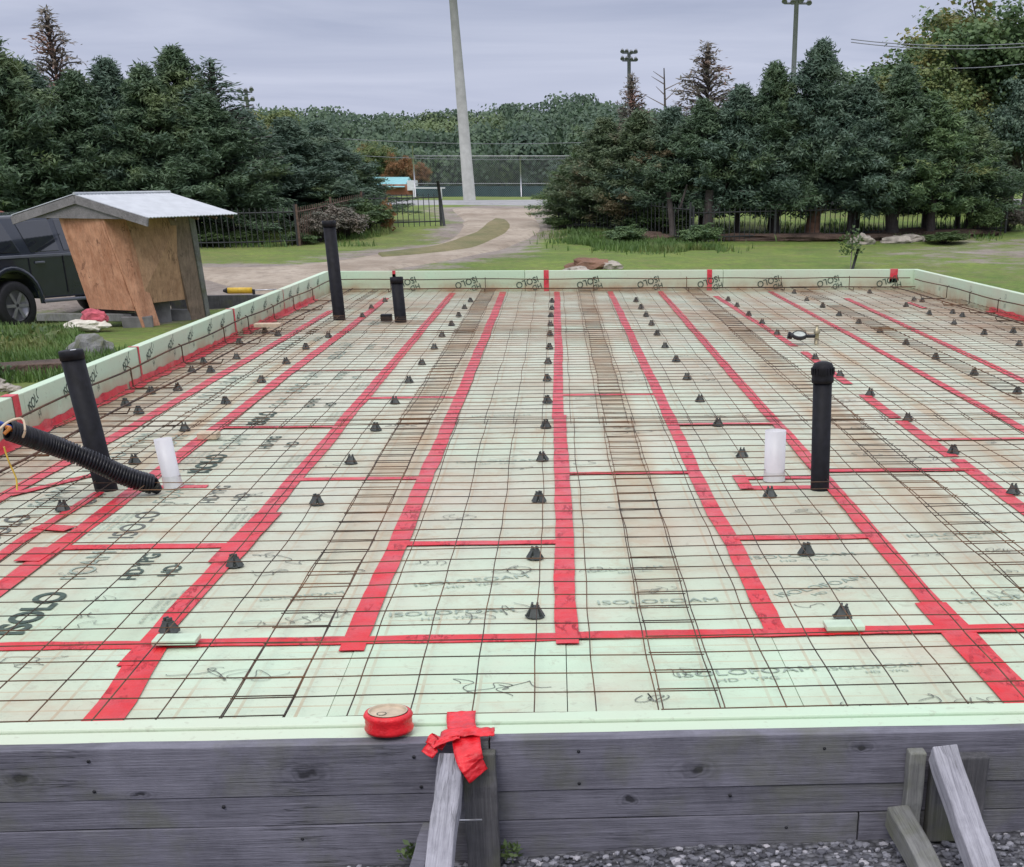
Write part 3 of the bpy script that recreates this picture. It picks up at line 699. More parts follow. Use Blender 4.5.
# kerb print
for k in range(22):
    y = 5.4+k*.56+random.uniform(-.08, .08)
    if y > 16.8: break
    put_text('ISOLO', .075, (xl(y)+.0025, y, .105), (0, 1, .35), (0, -.35, 1), M['ink'], .001)
    put_text('HD\u00b7YPG', .05, (xl(y)+.0025, y+.12, .065), (0, 1, .35), (0, -.35, 1), M['ink'], .0005)
for k in range(9):
    x = -2.0+k*.70
    put_text('ISOLO', .095, (x+.38, YF-.0035, .165), (-1, 0, -.3), (.3, 0, -1), M['ink'], .0005)
    put_text('HD\u00b7', .08, (x+.42, YF-.0035, .09), (-1, 0, -.3), (.3, 0, -1), M['ink'], .0005)
for k in range(9):
    y = 7.5+k*1.1
    put_text('ISOLO', .06, (xr(y)-.004, y+.2, .12), (0, -1, .2), (0, .2, 1), M['ink2'], 0)
    put_text('HD', .05, (xr(y)-.004, y+.1, .06), (0, -1, .2), (0, .2, 1), M['ink2'], 0)

# timber form around the kerb
form = empty('timber_form', (0, 0, 0), 0, 'weathered grey timber formwork boards stacked around the foam slab', 'formwork')
YO = YN-.112
def rough_board(x0, x1, y0, y1, z0, z1, mat, axis=0, seed=0):
    n = 40 if axis == 0 else 30; vs = []; fs = []
    for i in range(n+1):
        t = i/n; j = [.0018*noise.noise(Vector((t*18, seed, k*3.))) for k in range(4)]
        if axis == 0: x = x0+(x1-x0)*t; q = [(x, y0+j[0], z0+j[1]), (x, y1, z0+j[1]), (x, y1, z1+j[2]), (x, y0+j[0], z1+j[2])]
        else: y = y0+(y1-y0)*t; q = [(x0+j[0], y, z0+j[1]), (x1, y, z0+j[1]), (x1, y, z1+j[2]), (x0+j[0], y, z1+j[2])]
        vs += q
    for i in range(n):
        for k in range(4):
            k2 = (k+1) % 4; fs.append((i*4+k, (i+1)*4+k, (i+1)*4+k2, i*4+k2))
    fs += [(0, 1, 2, 3), (n*4+3, n*4+2, n*4+1, n*4)]
    m = MB().add(vs, fs)
    if axis: fs_ = 0
    o = m.build('board', mat, form, bevel=.0014, seg=1); return o
xa, xb = xl(YN)-TH-.05, xr(YN)+TH+.05
rough_board(xa, -.16, YO-.040, YO, .105, .214, M['form_wood'], 0, 1); rough_board(-.157, xb, YO-.041, YO-.001, .105, .216, M['form_wood'], 0, 2)
rough_board(xa, 1.9, YO-.038, YO-.001, .040, .1035, M['form_wood'], 0, 3); rough_board(1.903, xb, YO-.038, YO-.001, .040, .1032, M['form_wood'], 0, 4)
rough_board(xa, .6, YO-.041, YO-.001, -.13, .0385, M['form_wood'], 0, 5); rough_board(.603, xb, YO-.041, YO-.001, -.13, .0385, M['form_wood'], 0, 6)
def side_board(xf, sgn, z0, z1, off=.064):
    q = []
    for y in (YN-.07, YF+.07): q.append((xf(y), y))
    a, b = q; vs = [(a[0]+sgn*off, a[1], z0), (a[0]+sgn*(off+.038), a[1], z0), (b[0]+sgn*(off+.038), b[1], z0), (b[0]+sgn*off, b[1], z0)]
    vs += [(x, y, z1) for x, y, z in vs]
    MB().add(vs, [(4, 5, 6, 7), (0, 1, 5, 4), (1, 2, 6, 5), (2, 3, 7, 6), (3, 0, 4, 7), (3, 2, 1, 0)]).build('board', M['form_wood_y'], form, bevel=.003)
for f_, s_ in ((xl, -1), (xr, 1)):
    side_board(f_, s_, .08, .205); side_board(f_, s_, -.06, .077)
rough_board(xl(YF)-.06, xr(YF)+.06, YF+.066, YF+.104, .08, .205, M['form_wood'], 0, 8); rough_board(xl(YF)-.06, xr(YF)+.06, YF+.066, YF+.104, -.06, .077, M['form_wood'], 0, 9)

for x, z in ((-.95, .19), (-.95, .125), (-.31, .185), (-.30, .12), (.02, .19), (.02, .12), (.52, .185), (.98, .185), (-.7, .085), (.33, .085), (-.55, .01), (.45, .01)):
    MB().lathe([(.001, .0), (.0035, .0), (.0035, -.004)], 10, (x, YO-.0425, z), Matrix.Rotation(pi/2, 3, 'X')).build('nail_head', M['black'], form)
# stakes and braces
def beam(name, a, b, w, t, mat, label, cat='brace', xdir=(1, 0, 0), jit=.0015, bev=.0035, group=None):
    """square-cut lumber from a to b; w along xdir, t across; origin at a"""
    a = Vector(a); b = Vector(b); d = (b-a); L = d.length; d.normalize(); x = Vector(xdir); x = (x-d*x.dot(d)).normalized(); y = d.cross(x)
    n = 14; vs = []; fs = []
    for i in range(n+1):
        c = d*(L*i/n); jj = Vector((random.uniform(-jit, jit), random.uniform(-jit, jit), 0))
        for u, v in ((-1, -1), (1, -1), (1, 1), (-1, 1)): vs.append(((u*w/2+jj.x), (v*t/2+jj.y), L*i/n))
    for i in range(n):
        for k in range(4): k2 = (k+1) % 4; fs.append((i*4+k, i*4+k2, (i+1)*4+k2, (i+1)*4+k))
    fs += [(3, 2, 1, 0), (n*4, n*4+1, n*4+2, n*4+3)]
    m = MB().add(vs, fs); o = m.build(name, mat, None, bevel=bev, seg=2)
    R = Matrix((x, y, d)).transposed().to_4x4(); o.matrix_world = Matrix.Translation(a) @ R
    return tag(o, label, cat, group)
yS = YO-.043
beam('form_stake', (-.178, yS-.045, -.12), (-.178, yS-.020, .203), .066, .038, M['stake_wood'], 'dark mossy upright stake under the red tape at the front centre of the form', 'stake')
nail = MB().tube([(-.228, yS-.085, .083), (-.175, yS-.085, .083)], .0022, 8); nail = nail.build('nail', M['steel']); tag(nail, 'bright steel nail sticking sideways out of the central brace', 'nail')
beam('form_brace', (-.262, 2.08, -.06), (-.232, yS-.026, .190), .05, .04, M['brace_wood'], 'pale grey diagonal lumber brace leaning against the front centre of the form')
beam('form_brace', (-.335, 2.24, -.06), (-.285, yS-.02, .035), .03, .04, M['form_wood'], 'short dark offcut low at the left foot of the central brace', 'offcut')
# right hand stake group
beam('form_stake', (.705, yS-.020, -.12), (.705, yS-.020, .185), .035, .034, M['old_wood'], 'narrow mossy upright stake left of the right-hand brace', 'stake')
bl = MB().box((.795, yS-.021, .080), (.115, .034, .19), jit=.002).build('lumber_block', M['stake_wood'], bevel=.004)
tag(bl, 'square mossy lumber block fixed to the form behind the right-hand brace', 'lumber block')
beam('form_brace', (.800, 2.12, -.06), (.745, yS-.062, .198), .052, .045, M['brace_wood'], 'pale grey diagonal lumber brace at the front right of the form')
beam('form_brace', (.735, 2.14, -.06), (.672, yS-.03, .048), .047, .05, M['old_wood'], 'short greenish diagonal brace low at the front right of the form')

# ------------------------------------------------------------------ welded wire mesh
SP = .1524; ZM = .042
def sheet(x0, ncol, y0, nrow, dz, label, ang=0.):
    m = MB(); ph = random.uniform(0, 50)
    xs = [x0+SP*i for i in range(ncol)]; ys = [y0+SP*j for j in range(nrow)]
    def wob(x, y): return Vector((.011*noise.noise(Vector((y*.8, x*.5, ph)))+.006*noise.noise(Vector((y*3, x, ph)))+ang*(y-y0), .009*noise.noise(Vector((x*.9, y*.5, ph+9))), dz+.008*noise.noise(Vector((x*1.3, y*1.3, ph+5)))))
    def ok(x, y): return xl(y)+.03 < x < xr(y)-.03 and YN+.03 < y < YF-.02
    for x in xs:
        P = [Vector((x, y, ZM))+wob(x, y) for y in [y0-.03+SP*.5*k for k in range(int(nrow*2))]]
        P = [p for p in P if ok(p.x, p.y)]
        if len(P) > 1: m.tube(P,   .0019, 5, cap=False)
    for y in ys:
        P = [Vector((x, y, ZM+.0045))+wob(x, y) for x in [x0-.006]+xs+[xs[-1]+.006]]
        P = [p for p in P if ok(p.x, p.y)]
        if len(P) > 1: m.tube(P,   .0019, 5, cap=False)
    o = m.build('wire_mesh_sheet', M['wire']); tag(o, label, 'wire mesh', 'welded wire mesh sheets overlapping on the foam')
cols = [(-2.62, 5, 'left edge'), (-2.07, 10, 'left'), (-.845, 9, 'centre left of the middle tape'), (.235, 10, 'centre right of the middle tape'), (1.455, 10, 'right'), (2.68, 11, 'right edge')]
rows_ = [(2.93, 33, 'near'), (7.66, 33, 'middle'), (12.35, 33, 'far')]
whx = ['beside the left kerb', 'second from the left kerb', 'just left of the middle tape', 'just right of the middle tape', 'second from the right kerb', 'beside the right kerb']
why = ['near end', 'mid slab', 'far end']
for i, (x0, nc, _) in enumerate(cols):
    for j, (y0, nr, __) in enumerate(rows_):
        sheet(x0+random.uniform(-.01, .01), nc, y0+random.uniform(-.002, .002)+(0, .004, -.003, .004, .006, 0)[i], nr, .006*((i+j) % 2), 'rusty welded wire mesh sheet %s, %s' % (whx[i], why[j]), random.uniform(-.0012, .0012))

# edge rebar cage
def rebar(pts, label, group='rusty reinforcing bars along the kerbs', r=.0055):
    o = MB().tube(pts, r, 6).build('rebar', M['rebar']); return tag(o, label, 'rebar', group)
def wavy(f, n=40): return [Vector(f(k/n)) for k in range(n+1)]
def yv(t): return 3.2+(17.2-3.2)*t
rebar(wavy(lambda t: (xl(yv(t))+.05, yv(t), .135+.006*sin(t*40))), 'long rusty bar running high along the inside of the left foam kerb')
rebar(wavy(lambda t: (xl(yv(t))+.30+.01*sin(t*31), yv(t), .055)), 'long rusty bar lying on the floor beside the left foam kerb')
rebar(wavy(lambda t: (xr(yv(t))-.05, yv(t), .135+.006*sin(t*37))), 'long rusty bar running high along the inside of the right foam kerb')
rebar(wavy(lambda t: (xr(yv(t))-.32+.01*sin(t*29), yv(t), .055)), 'long rusty bar lying on the floor beside the right foam kerb')
rebar(wavy(lambda t: (xl(YF)+.05+(xr(YF)-xl(YF)-.1)*t, YF-.05, .135+.004*sin(t*30))), 'long rusty bar running along the inside of the far foam kerb')
rebar(wavy(lambda t: (xl(YF)+.05+(xr(YF)-xl(YF)-.1)*t, YF-.34, .055)), 'long rusty bar lying on the floor beside the far foam kerb')
def hooks(P, inw, word, start):
    for k, p in enumerate(P):
        p = Vector((p[0], p[1], 0)); d = Vector((inw[0], inw[1], 0))
        rebar([p+Vector((0, 0, .150))-d*.02, p+Vector((0, 0, .14)), p+Vector((0, 0, .03)), p+d*.02+Vector((0, 0, .018)), p+d*.26+Vector((0, 0, .02)), p+d*.28+Vector((0, 0, .05))],
              'bent rusty stirrup on the %s foam kerb, number %s' % (word, ORD[k]) if False else 'bent rusty stirrup standing at the %s foam kerb, %s counted from the %s' % (word, ORD[k], start), 'bent rusty stirrups along the %s kerb' % word, .0045)
ORD = ['first', 'second', 'third', 'fourth', 'fifth', 'sixth', 'seventh', 'eighth', 'ninth', 'tenth', 'eleventh', 'twelfth', 'thirteenth', 'fourteenth', 'fifteenth', 'sixteenth', 'seventeenth', 'eighteenth', 'nineteenth', 'twentieth']
hooks([(xl(y)+.055, y) for y in [7.0, 8.3, 9.35, 10.6, 11.9, 12.8, 13.9, 14.9, 16]], (1, 0), 'left', 'near end')
hooks([(xr(y)-.055, y) for y in [11.6, 12.5, 13.4, 14.2, 15.1, 15.9]], (-1, 0), 'right', 'near end')
hooks([(x, YF-.055) for x in [-1.9, -.82, .42, 1.5, 2.6, 3.4]], (0, -1), 'far', 'left corner')

# ------------------------------------------------------------------ plastic mesh supports
sup = empty('mesh_support', (0, 0, 0)); sup['category'] = 'rebar support'; sup['group'] = 'black plastic supports under the wire mesh'
MB().lathe([(.034, 0), (.034, .004), (.026, .004), (.026, 0), (.034, 0)], 8).build('base_ring', M['chair'], sup)
for k in range(4):
    a = k*pi/2; R = rotm(a)
    q = [(.031, -.017, .002), (.031, .017, .002), (.013, .011, .036), (.013, -.011, .036), (.018, -.015, .002), (.018, .015, .002), (.003, .009, .036), (.003, -.009, .036)]
    MB().add([R @ Vector(v) for v in q], [(0, 1, 2, 3), (7, 6, 5, 4), (0, 4, 5, 1), (1, 5, 6, 2), (2, 6, 7, 3), (3, 7, 4, 0)]).build('leg', M['chair'], sup)
sd_ = MB().box((0, 0, .032), (.030, .026, .012)).box((-.0085, 0, .043), (.007, .020, .014)).box((.0085, 0, .043), (.007, .020, .014))
sd_.build('saddle', M['chair'], sup, bevel=.001, seg=1)
rows = dict(A=[(535, 615), (535, 557), (539, 500), (542.5, 459), (546, 426), (547.5, 401), (547.5, 379), (548, 361.5), (549.5, 347), (550, 334), (550.5, 324), (551, 315), (552, 307.5), (552, 300.6)],
 B=[(842, 618), (806, 553), (770, 495), (742, 455), (718, 424), (700, 400), (687, 378), (676, 360), (665, 346), (657, 333.6), (651.6, 323.5), (646, 314.6), (641, 307), (636, 300)],
 C=[(1013, 492), (953, 452), (907.6, 419), (870, 394), (840, 375), (815, 358), (777, 333), (762, 322), (748.6, 314), (737, 305), (728, 299)],
 D=[(1017, 392), (974, 373), (935.5, 357), (906, 343), (880, 331), (858.6, 322), (839, 314), (822.6, 305.5), (806.6, 299), (794, 291.5)],
 E=[(1019, 344), (984, 333), (954, 322.5), (929, 313), (906, 305), (869.5, 291.5)],
 F=[(1013, 331), (962, 315), (952.5, 312), (922, 300), (914, 299)],
 G=[(170, 632), (235, 565), (317, 503), (351, 462), (376, 429), (395, 402), (409, 381), (422, 363), (434.5, 347.5), (442, 335), (451.7, 324), (458.8, 315), (464.6, 307), (470.5, 300)],
 H=[(63, 509), (135, 462), (185, 429), (226, 402), (261.6, 380.6), (286.5, 362), (306, 347), (328.6, 335.6), (362.6, 316), (371.5, 307), (385, 300)],
 I=[(126, 404), (151, 392), (192, 370.6), (204, 362.6), (239.6, 342), (265, 331)],
 J=[(139, 412), (178, 388.6), (211, 370.6), (236.6, 357), (278, 334)])
rname = dict(A='row just left of the middle tape', B='row by the right white pipe stub', C='row passing the pressure gauge', D='row two right of the gauge row' if 0 else 'row right of the gauge row',
 E='row before the right kerb', F='row against the right kerb', G='row left of the middle row', H='row by the corrugated pipe', I='row against the left kerb', J='row one step from the left kerb')
first = True
for k, P in rows.items():
    for j, (x, y) in enumerate(P):
        p = px(x, y+2, 0.0)
        o = sup if first else copy_tree(sup)
        first = False
        hgt = 0.
        if (x, y) in ((170, 632), (842, 618)): hgt = .006
        o.scale = (.93, .93, .84); o.location = (p.x, p.y, .0035+hgt); o.rotation_euler = (random.gauss(0, .05), random.gauss(0, .05), random.uniform(-.7, .7))
        o['label'] = 'black plastic mesh support, %s, %s from front' % (rname[k], ORD[j])
        if hgt: o['label'] = 'black plastic mesh support right behind the pale foam block, %s' % ('front left' if x < 300 else 'front right')
for x, y, w, lab in ((182, 640, .125, 'small pale foam block under the front left mesh support'), (840, 626, .115, 'small pale foam block under the front right mesh support')):
    p = px(x, y, 0); tag(MB().box((0, 0, .0085), (w, .075, .014)).build('foam_block', M['foamb'], None, bevel=.002), lab, 'foam block').location = (p.x, p.y-.055, .0105)

# ------------------------------------------------------------------ pipes
def upipe(name, x, y, top, r, lab, tilt=(0, 0), mat='abs', rim=True, cat='drain pipe', capn=None):
    o = empty(name, (x, y, .003), 0, lab, cat); o.rotation_euler = (tilt[1], tilt[0], 0)
    MB().lathe([(r, -.02), (r, top), (r*.90, top), (r*.90, top-.12), (.001, top-.12)], 28).build('pipe_body', M[mat], o)
    return o
p = upipe('drain_pipe', -1.975, 6.27, .565, .048, 'tall black upright drain pipe with sealed top behind the corrugated pipe', (-.09, 0))
MB().lathe([(.0485, .535), (.051, .535), (.051, .568), (.047, .572), (.001, .573)], 28).build('end_cap', M['abs'], p)
MB().box((.022, -.032, .5745), (.022, .012, .002)).build('sticker', M['white'], p)
p = upipe('drain_pipe', -2.03, 14.04, .83, .056, 'tall black upright drain pipe standing farthest away at the left', (-.02, 0))
MB().lathe([(.0565, .79), (.064, .79), (.064, .835), (.056, .838), (.052, .80)], 28).build('collar', M['abs'], p)
p = upipe('drain_pipe', -1.44, 13.8, .375, .054, 'short black upright drain pipe at the far left beside a small black box', (-.03, 0))
MB().lathe([(.0545, .33), (.060, .33), (.060, .38), (.052, .38), (.052, .34)], 28).build('collar', M['abs'], p)
tag(MB().box((0, 0, .035), (.10, .09, .06)).build('junction_box', M['abs'], None, bevel=.006), 'small black box lying at the foot of the short far drain pipe', 'box').location = (-1.57, 13.82, .003)
p = upipe('drain_pipe', 1.118, 6.10, .50, .040, 'black upright drain pipe with ribbed cap on the right', (-.03, 0))
MB().lathe([(.0405, .44), (.046, .44), (.047, .455), (.045, .46), (.047, .475), (.0455, .50), (.038, .517), (.02, .524), (.001, .524)], 28).build('threaded_cap', M['abs'], p)
sq = MB()
for k in range(20):
    a = 2*pi*k/20; sq.box((.0475*cos(a), .0475*sin(a), .487), (.005, .005, .026), rotm(a))
sq.build('cap_ribs', M['abs'], p)
def wpipe(x, y, top, r, lab, tilt):
    o = empty('pipe_sleeve', (x, y, .003), 0, lab, 'pipe sleeve'); o.rotation_euler = tilt
    MB().lathe([(r, -.02), (r*1.01, top), (r*.93, top), (r*.93, top-.01), (.001, top-.012)], 26).build('pipe_body', M['white_pipe'], o)
    return o
w1 = wpipe(-1.695, 6.30, .205, .038, 'short white plastic pipe stub at the end of the corrugated pipe', (0, -.08, 0))
MB().lathe([(.043, -.0), (.041, .03), (.040, .05)], 20).build('tape_wrap', M['clear'], w1)
w2 = wpipe(.947, 6.30, .215, .046, 'short white plastic pipe stub left of the capped black pipe', (0, -.01, 0))
MB().lathe([(.050, 0), (.048, .03), (.0475, .04)], 20).build('tape_wrap', M['clear'], w2)
# corrugated pipe with cables
cpipe = empty('corrugated_pipe', (0, 0, 0), 0, 'long black corrugated drain pipe leaning over the left kerb with cables inside', 'drain pipe')
A_ = Vector((-1.745, 6.15, .045)); B_ = pY(52, 445, 5.98); Cc = pY(8, 430, 5.85)
ctr = [A_, A_.lerp(B_, .28)+Vector((0, 0, -.01)), A_.lerp(B_, .62), B_, Cc]
P = catmull(ctr, 60); L = [0]
for a, b in zip(P, P[1:]): L.append(L[-1]+(b-a).length)
rs = [.0375+.0048*(1 if (l/.0125) % 1 < .55 else -1) for l in L]
n_ = 24
cm = MB().tube(P, rs, n_, cap=False)
cm.tube([P[-1], P[-12]], .031, n_, cap=False); cm.build('pipe_body', M['corr'], cpipe)
MB().tube([A_, A_+Vector((.02, .02, -.03))], [.036, .02], 16).build('pipe_end', M['corr'], cpipe)
def cord(name, pts, r, mat, lab, cat='cable'):
    return tag(MB().tube(catmull([Vector(q) for q in pts], 8), r, 8).build(name, M[mat]), lab, cat)
E_ = P[-1]; D_ = (P[-1]-P[-14]).normalized(); Ce = Cc
cord('blue_cable', [E_-D_*.09+Vector((0, 0, .012)), E_+D_*.0+Vector((0, 0, .014)), pY(-6, 423, 5.82), pY(-40, 428, 5.8)], .010, 'blue', 'blue cable coming out of the corrugated pipe mouth')
cord('orange_cable', [E_-D_*.09+Vector((.01, 0, .0)), E_+D_*.01+Vector((.008, 0, .004)), pY(10, 428, 5.82), pY(4, 434, 5.8)], .007, 'orange', 'short orange cable end in the corrugated pipe mouth')
cord('beige_cord', [pY(-5, 434, 5.78), pY(8, 422, 5.80), pY(22, 419, 5.82), pY(25, 430, 5.80), pY(23, 437, 5.83)], .0045, 'beigecord', 'beige cord looped round the mouth of the corrugated pipe')
cord('yellow_cord', [pY(4, 447, 5.85), pY(9, 462, 5.87), pY(16, 478, 5.9), pY(17, 490, 5.9)], .0038, 'yellow', 'yellow cord hanging below the corrugated pipe mouth')

# pressure gauge on its small riser
g = empty('pressure_gauge', (2.02, 11.75, .003), 0, 'round pressure gauge on a brass pipe fitting in the wire mesh', 'pressure gauge')
MB().lathe([(.001, 0), (.05, 0), (.058, .006), (.058, .03), (.05, .034), (.047, .028)], 28, (-.10, 0, .05), rotm(0, 0, .35)).build('case', M['black'], g)
MB().lathe([(.001, .0285), (.047, .0285)], 28, (-.10, 0, .05), rotm(0, 0, .35)).build('dial', M['card_grey'], g)
MB().tube([(-.045, 0, .06), (.03, 0, .06)], .014, 10).build('nipple', M['black'], g); MB().tube([(-.19, 0, .07), (-.155, 0, .06)], [.03, .022], 10).build('fitting', M['black'], g)
MB().tube([(.04, 0, 0), (.04, 0, .09)], .018, 10).lathe([(.026, .08), (.026, .11), (.012, .12), (.012, .14)], 8, (.04, 0, 0)).build('valve_riser', M['brass'], g)

# tape roll on the front edge
tr = empty('tape_roll', (-.362, 2.682, .2225), 0, 'roll of red sheathing tape lying on the front foam edge', 'tape roll')
prof = []
for k in range(7):
    z = .05*k/6; prof.append((.0480+.0022*random.uniform(-1, 1), z*.76))
MB().lathe([(.039, 0)]+prof+[(.041, .0395), (.039, .038)], 40).build('tape_winding', M['tape_roll'], tr)
MB().lathe([(.0392, .0400), (.0402, .0410), (.037, .0410), (.037, .001)], 40).build('cardboard_core', M['card'], tr)
MB().lathe([(.001, .0360), (.0372, .0362)], 40).build('core_disc', M['card'], tr)
m = text_mesh('HD-6', .016, .0003).copy()
for v in m.vertices: v.co = Vector((v.co.x+.0, v.co.y+.005, .0482))
MB().lathe([(.010, .0478), (.010, .0484), (.0085, .0484)], 18, (-.012, -.008, -.011)).build('label_ring', M['ink'], tr)
# red tape patch over foam edge and stake
def draped(label, name):
    root = empty(name, (0, 0, 0), 0, label, 'tape')
    def strip(pts, w0, w1, nm, tw=0):
        P = catmull([Vector(q) for q in pts], 8); vs = []; N = len(P); cols_ = 7
        for i, p in enumerate(P):
            t = (P[min(i+1, N-1)]-P[max(i-1, 0)]).normalized(); s = t.cross(Vector((0, -.6, 1))).normalized()
            if abs(t.x) > .7: s = Vector((0, 1, .1)).normalized()
            w = w0+(w1-w0)*i/(N-1)
            for k in range(cols_):
                u = k/(cols_-1)-.5; nn = noise.noise(Vector((i*.35, k*.8, tw)))
                vs.append(p+s*(u*w)+Vector((0, -.0045*nn, .0045*nn)))
        fs = [(i*cols_+k, i*cols_+k+1, (i+1)*cols_+k+1, (i+1)*cols_+k) for i in range(N-1) for k in range(cols_-1)]
        o = MB().add(vs, fs, 0, True).build(nm, M['tape_roll'], root); q = o.modifiers.new('s', 'SOLIDIFY'); q.thickness = .0015
    yf = yS-.064
    strip([(-.222, 2.775, .2245), (-.220, 2.72, .2265), (-.214, 2.665, .228), (-.205, 2.625, .228), (-.198, yf+.012, .216), (-.192, yf-.003, .200), (-.186, yf-.004, .186), (-.178, yf-.004, .170)], .060, .050, 'long_strip', 1)
    strip([(-.268, 2.608, .212), (-.25, 2.625, .229), (-.205, 2.63, .234), (-.165, 2.632, .231), (-.148, 2.640, .228)], .040, .036, 'cross_strip', 4)
    strip([(-.280, 2.585, .204), (-.262, 2.595, .222), (-.235, 2.605, .230), (-.215, 2.615, .232)], .030, .03, 'folded_end', 8)
draped('crumpled red tape cross stuck over the foam edge and the central stake', 'tape_patch')

# weed at the foot of the form
def leafy(n, r, h, s, mb=None, seed=0, ce=(0, 0, 0)):
    mb = mb or MB(); R_ = random.Random(seed)
    for _ in range(n):
        a = R_.uniform(0, 2*pi); q = R_.random()**.5*r; z = R_.random()**.8*h*(1-.5*(q/r)**2)
        o = Vector((q*cos(a), q*sin(a), z))+Vector(ce); d = Vector((R_.uniform(-1, 1), R_.uniform(-1, 1), R_.uniform(-.3, .9))).normalized()
        u = d.cross(Vector((R_.uniform(-1, 1), R_.uniform(-1, 1), R_.uniform(-1, 1)))).normalized(); L_ = s*R_.uniform(.6, 1.5)
        mb.add([o, o+d*L_*.5+u*L_*.28, o+d*L_, o+d*L_*.5-u*L_*.28], [(0, 1, 2, 3)])
    return mb
for i, (x, y, lab) in enumerate(((-.125, 2.585, 'tiny yellow green weed sprouting right of the central stake'), (-.33, 2.59, 'tiny green weed sprouting left of the central brace'))):
    w = leafy(60, .022, .03, .014, seed=i).build('weed', M['shrub']); w.location = (x, y, -.025); tag(w, lab, 'weed')

# ------------------------------------------------------------------ left yard: grass, truck, shed, debris
def blades(name, areas, label, seed, s0, s1):
    R_ = random.Random(seed); m = MB()
    for (fx, n) in areas:
        for _ in range(n):
            q = fx(R_)
            if q is None: continue
            x, y = q; z = terr(x, y)-.01; h = R_.uniform(s0, s1); w = h*.07+.004; a = R_.uniform(0, 2*pi); l = R_.uniform(.1, .6)*h
            dx, dy = cos(a), sin(a); tx, ty = cos(a+1.4), sin(a+1.4)
            m.add([(x-dx*w, y-dy*w, z), (x+dx*w, y+dy*w, z), (x+dx*w*.6+tx*l*.4, y+dy*w*.6+ty*l*.4, z+h*.6), (x+tx*l, y+ty*l, z+h)], [(0, 1, 2), (0, 2, 3)])
    return tag(m.build(name, M['grass']), label, 'grass', kind='stuff')
def left_patch(R_):
    y = R_.uniform(13.5, 25.5); x = R_.uniform(-10.5, -4.2+(y-14)*.02)
    if noise.noise(Vector((x*.7, y*.7, 2))) < -.12+.0*y: return None
    if y > 22 and x > -7.5+(24-y)*.4: return None
    return x, y
wm = MB(); R9 = random.Random(9)
for q in range(420):
    p = left_patch(R9)
    if p and noise.noise(Vector((p[0]*.5, p[1]*.5, 8))) > -.05: leafy(26, R9.uniform(.1, .3), R9.uniform(.08, .26), .09, wm, seed=q, ce=(p[0], p[1], terr(*p)))
tag(wm.build('weeds', M['shrub']), 'low broad-leaved weeds growing through the grass left of the kerb', 'weeds', kind='stuff')
blades('grass', [(left_patch, 44000)], 'rough green grass and weeds left of the foam kerb', 1, .06, .19)
def rp(R_):
    c = R_.choice(CT); x = c[0]+R_.gauss(0, .75)*c[2]; y = c[1]+R_.gauss(0, .9)*c[2]
    return (x, y) if noise.noise(Vector((x*.9, y*.9, 1))) > -.15 else None
CT = [(p.x, p.y, r) for p, r in ((hit(625, 247), 1.0), (hit(660, 249), 1.1), (hit(600, 243), .8), (hit(690, 251), .6), (hit(640, 239), 1.2), (hit(590, 237), .7))]
blades('tall_grass', [(rp, 14000)], 'clump of tall bright grass between the rocks and the right hedge', 2, .07, .24)
def rl(R_):
    x = R_.uniform(-24, -5); y = R_.uniform(44, 49) + .05*x
    if noise.noise(Vector((x*.5, y*.5, 4))) < -.1: return None
    return x, y
def rr_(R_):
    x = R_.uniform(3.5, 24); y = R_.uniform(45, 50)
    return (x, y) if noise.noise(Vector((x*.6, y*.6, 6))) > -.05 else None
blades('verge_grass', [(rl, 12000), (rr_, 7000)], 'unmown grass along the foot of the iron fences', 3, .08, .26)

# shed / kiosk
SX, SY, SA = -7.33, 27.23, radians(65); zg = terr(SX, SY)
shed = empty('well_shed', (SX, SY, zg), SA, 'leaning plywood shelter with white metal gable roof beside the truck', 'shed')
def sb(name, c, s, mat, rot=None, bev=.004): return MB().box(c, s, rot).build(name, M[mat], shed, bevel=bev)
SI = Matrix.Rotation(-SA, 3, 'Z')
def to_l(p): return SI @ (Vector(p)-Vector((SX, SY, zg)))
Lt, Ct, Rt = to_l(pY(57, 211, 26.35)), to_l(pY(100, 214, 25.9)), to_l(pY(184, 213, 27.1))
def gb(x, y): v = px(x, y, zg); return to_l((v.x, v.y, zg-.03))
Lb, Cb, Rb = gb(97, 326), gb(143, 328), gb(203, 319)
Kt, Kb = Lt+(Rt-Ct), Lb+(Rb-Cb)
yL, yR = .47, -.47
def quad(name, A0, A1, B0, B1, ua, ub, va, vb, th, mat, off=0.):
    """slab in the wall face A->B; u along, v from foot (0) to top (1)"""
    def P(u, v): a = A0.lerp(A1, v); b = B0.lerp(B1, v); return a.lerp(b, u)
    q = [P(ua, va), P(ub, va), P(ub, vb), P(ua, vb)]; n = (q[1]-q[0]).cross(q[3]-q[0]).normalized()
    v1 = [p+n*(off+th) for p in q]; v0 = [p+n*off for p in q]
    return MB().add(v0+v1, [(4, 5, 6, 7), (3, 2, 1, 0), (0, 1, 5, 4), (1, 2, 6, 5), (2, 3, 7, 6), (3, 0, 4, 7)]).build(name, M[mat], shed, bevel=.003)
quad('end_panel', Lb, Lt, Cb, Ct, 0, 1, .17, 1, .02, 'ply')
quad('side_panel', Cb, Ct, Rb, Rt, .05, .97, .22, 1, .02, 'ply_grey'); quad('side_panel', Kb, Kt, Lb, Lt, .03, .97, .22, 1, .02, 'ply_grey'); quad('end_panel', Rb, Rt, Kb, Kt, 0, 1, .5, 1, .02, 'ply_grey')
quad('corner_board', Cb, Ct, Rb, Rt, -.02, .24, 0, .99, .035, 'ply', .022)
quad('corner_post', Cb, Ct, Rb, Rt, .76, 1.0, 0, .99, .045, 'shed_wood', .022); quad('corner_post', Cb, Ct, Rb, Rt, 1.002, 1.07, -.01, 1.0, .12, 'old_wood', -.03)
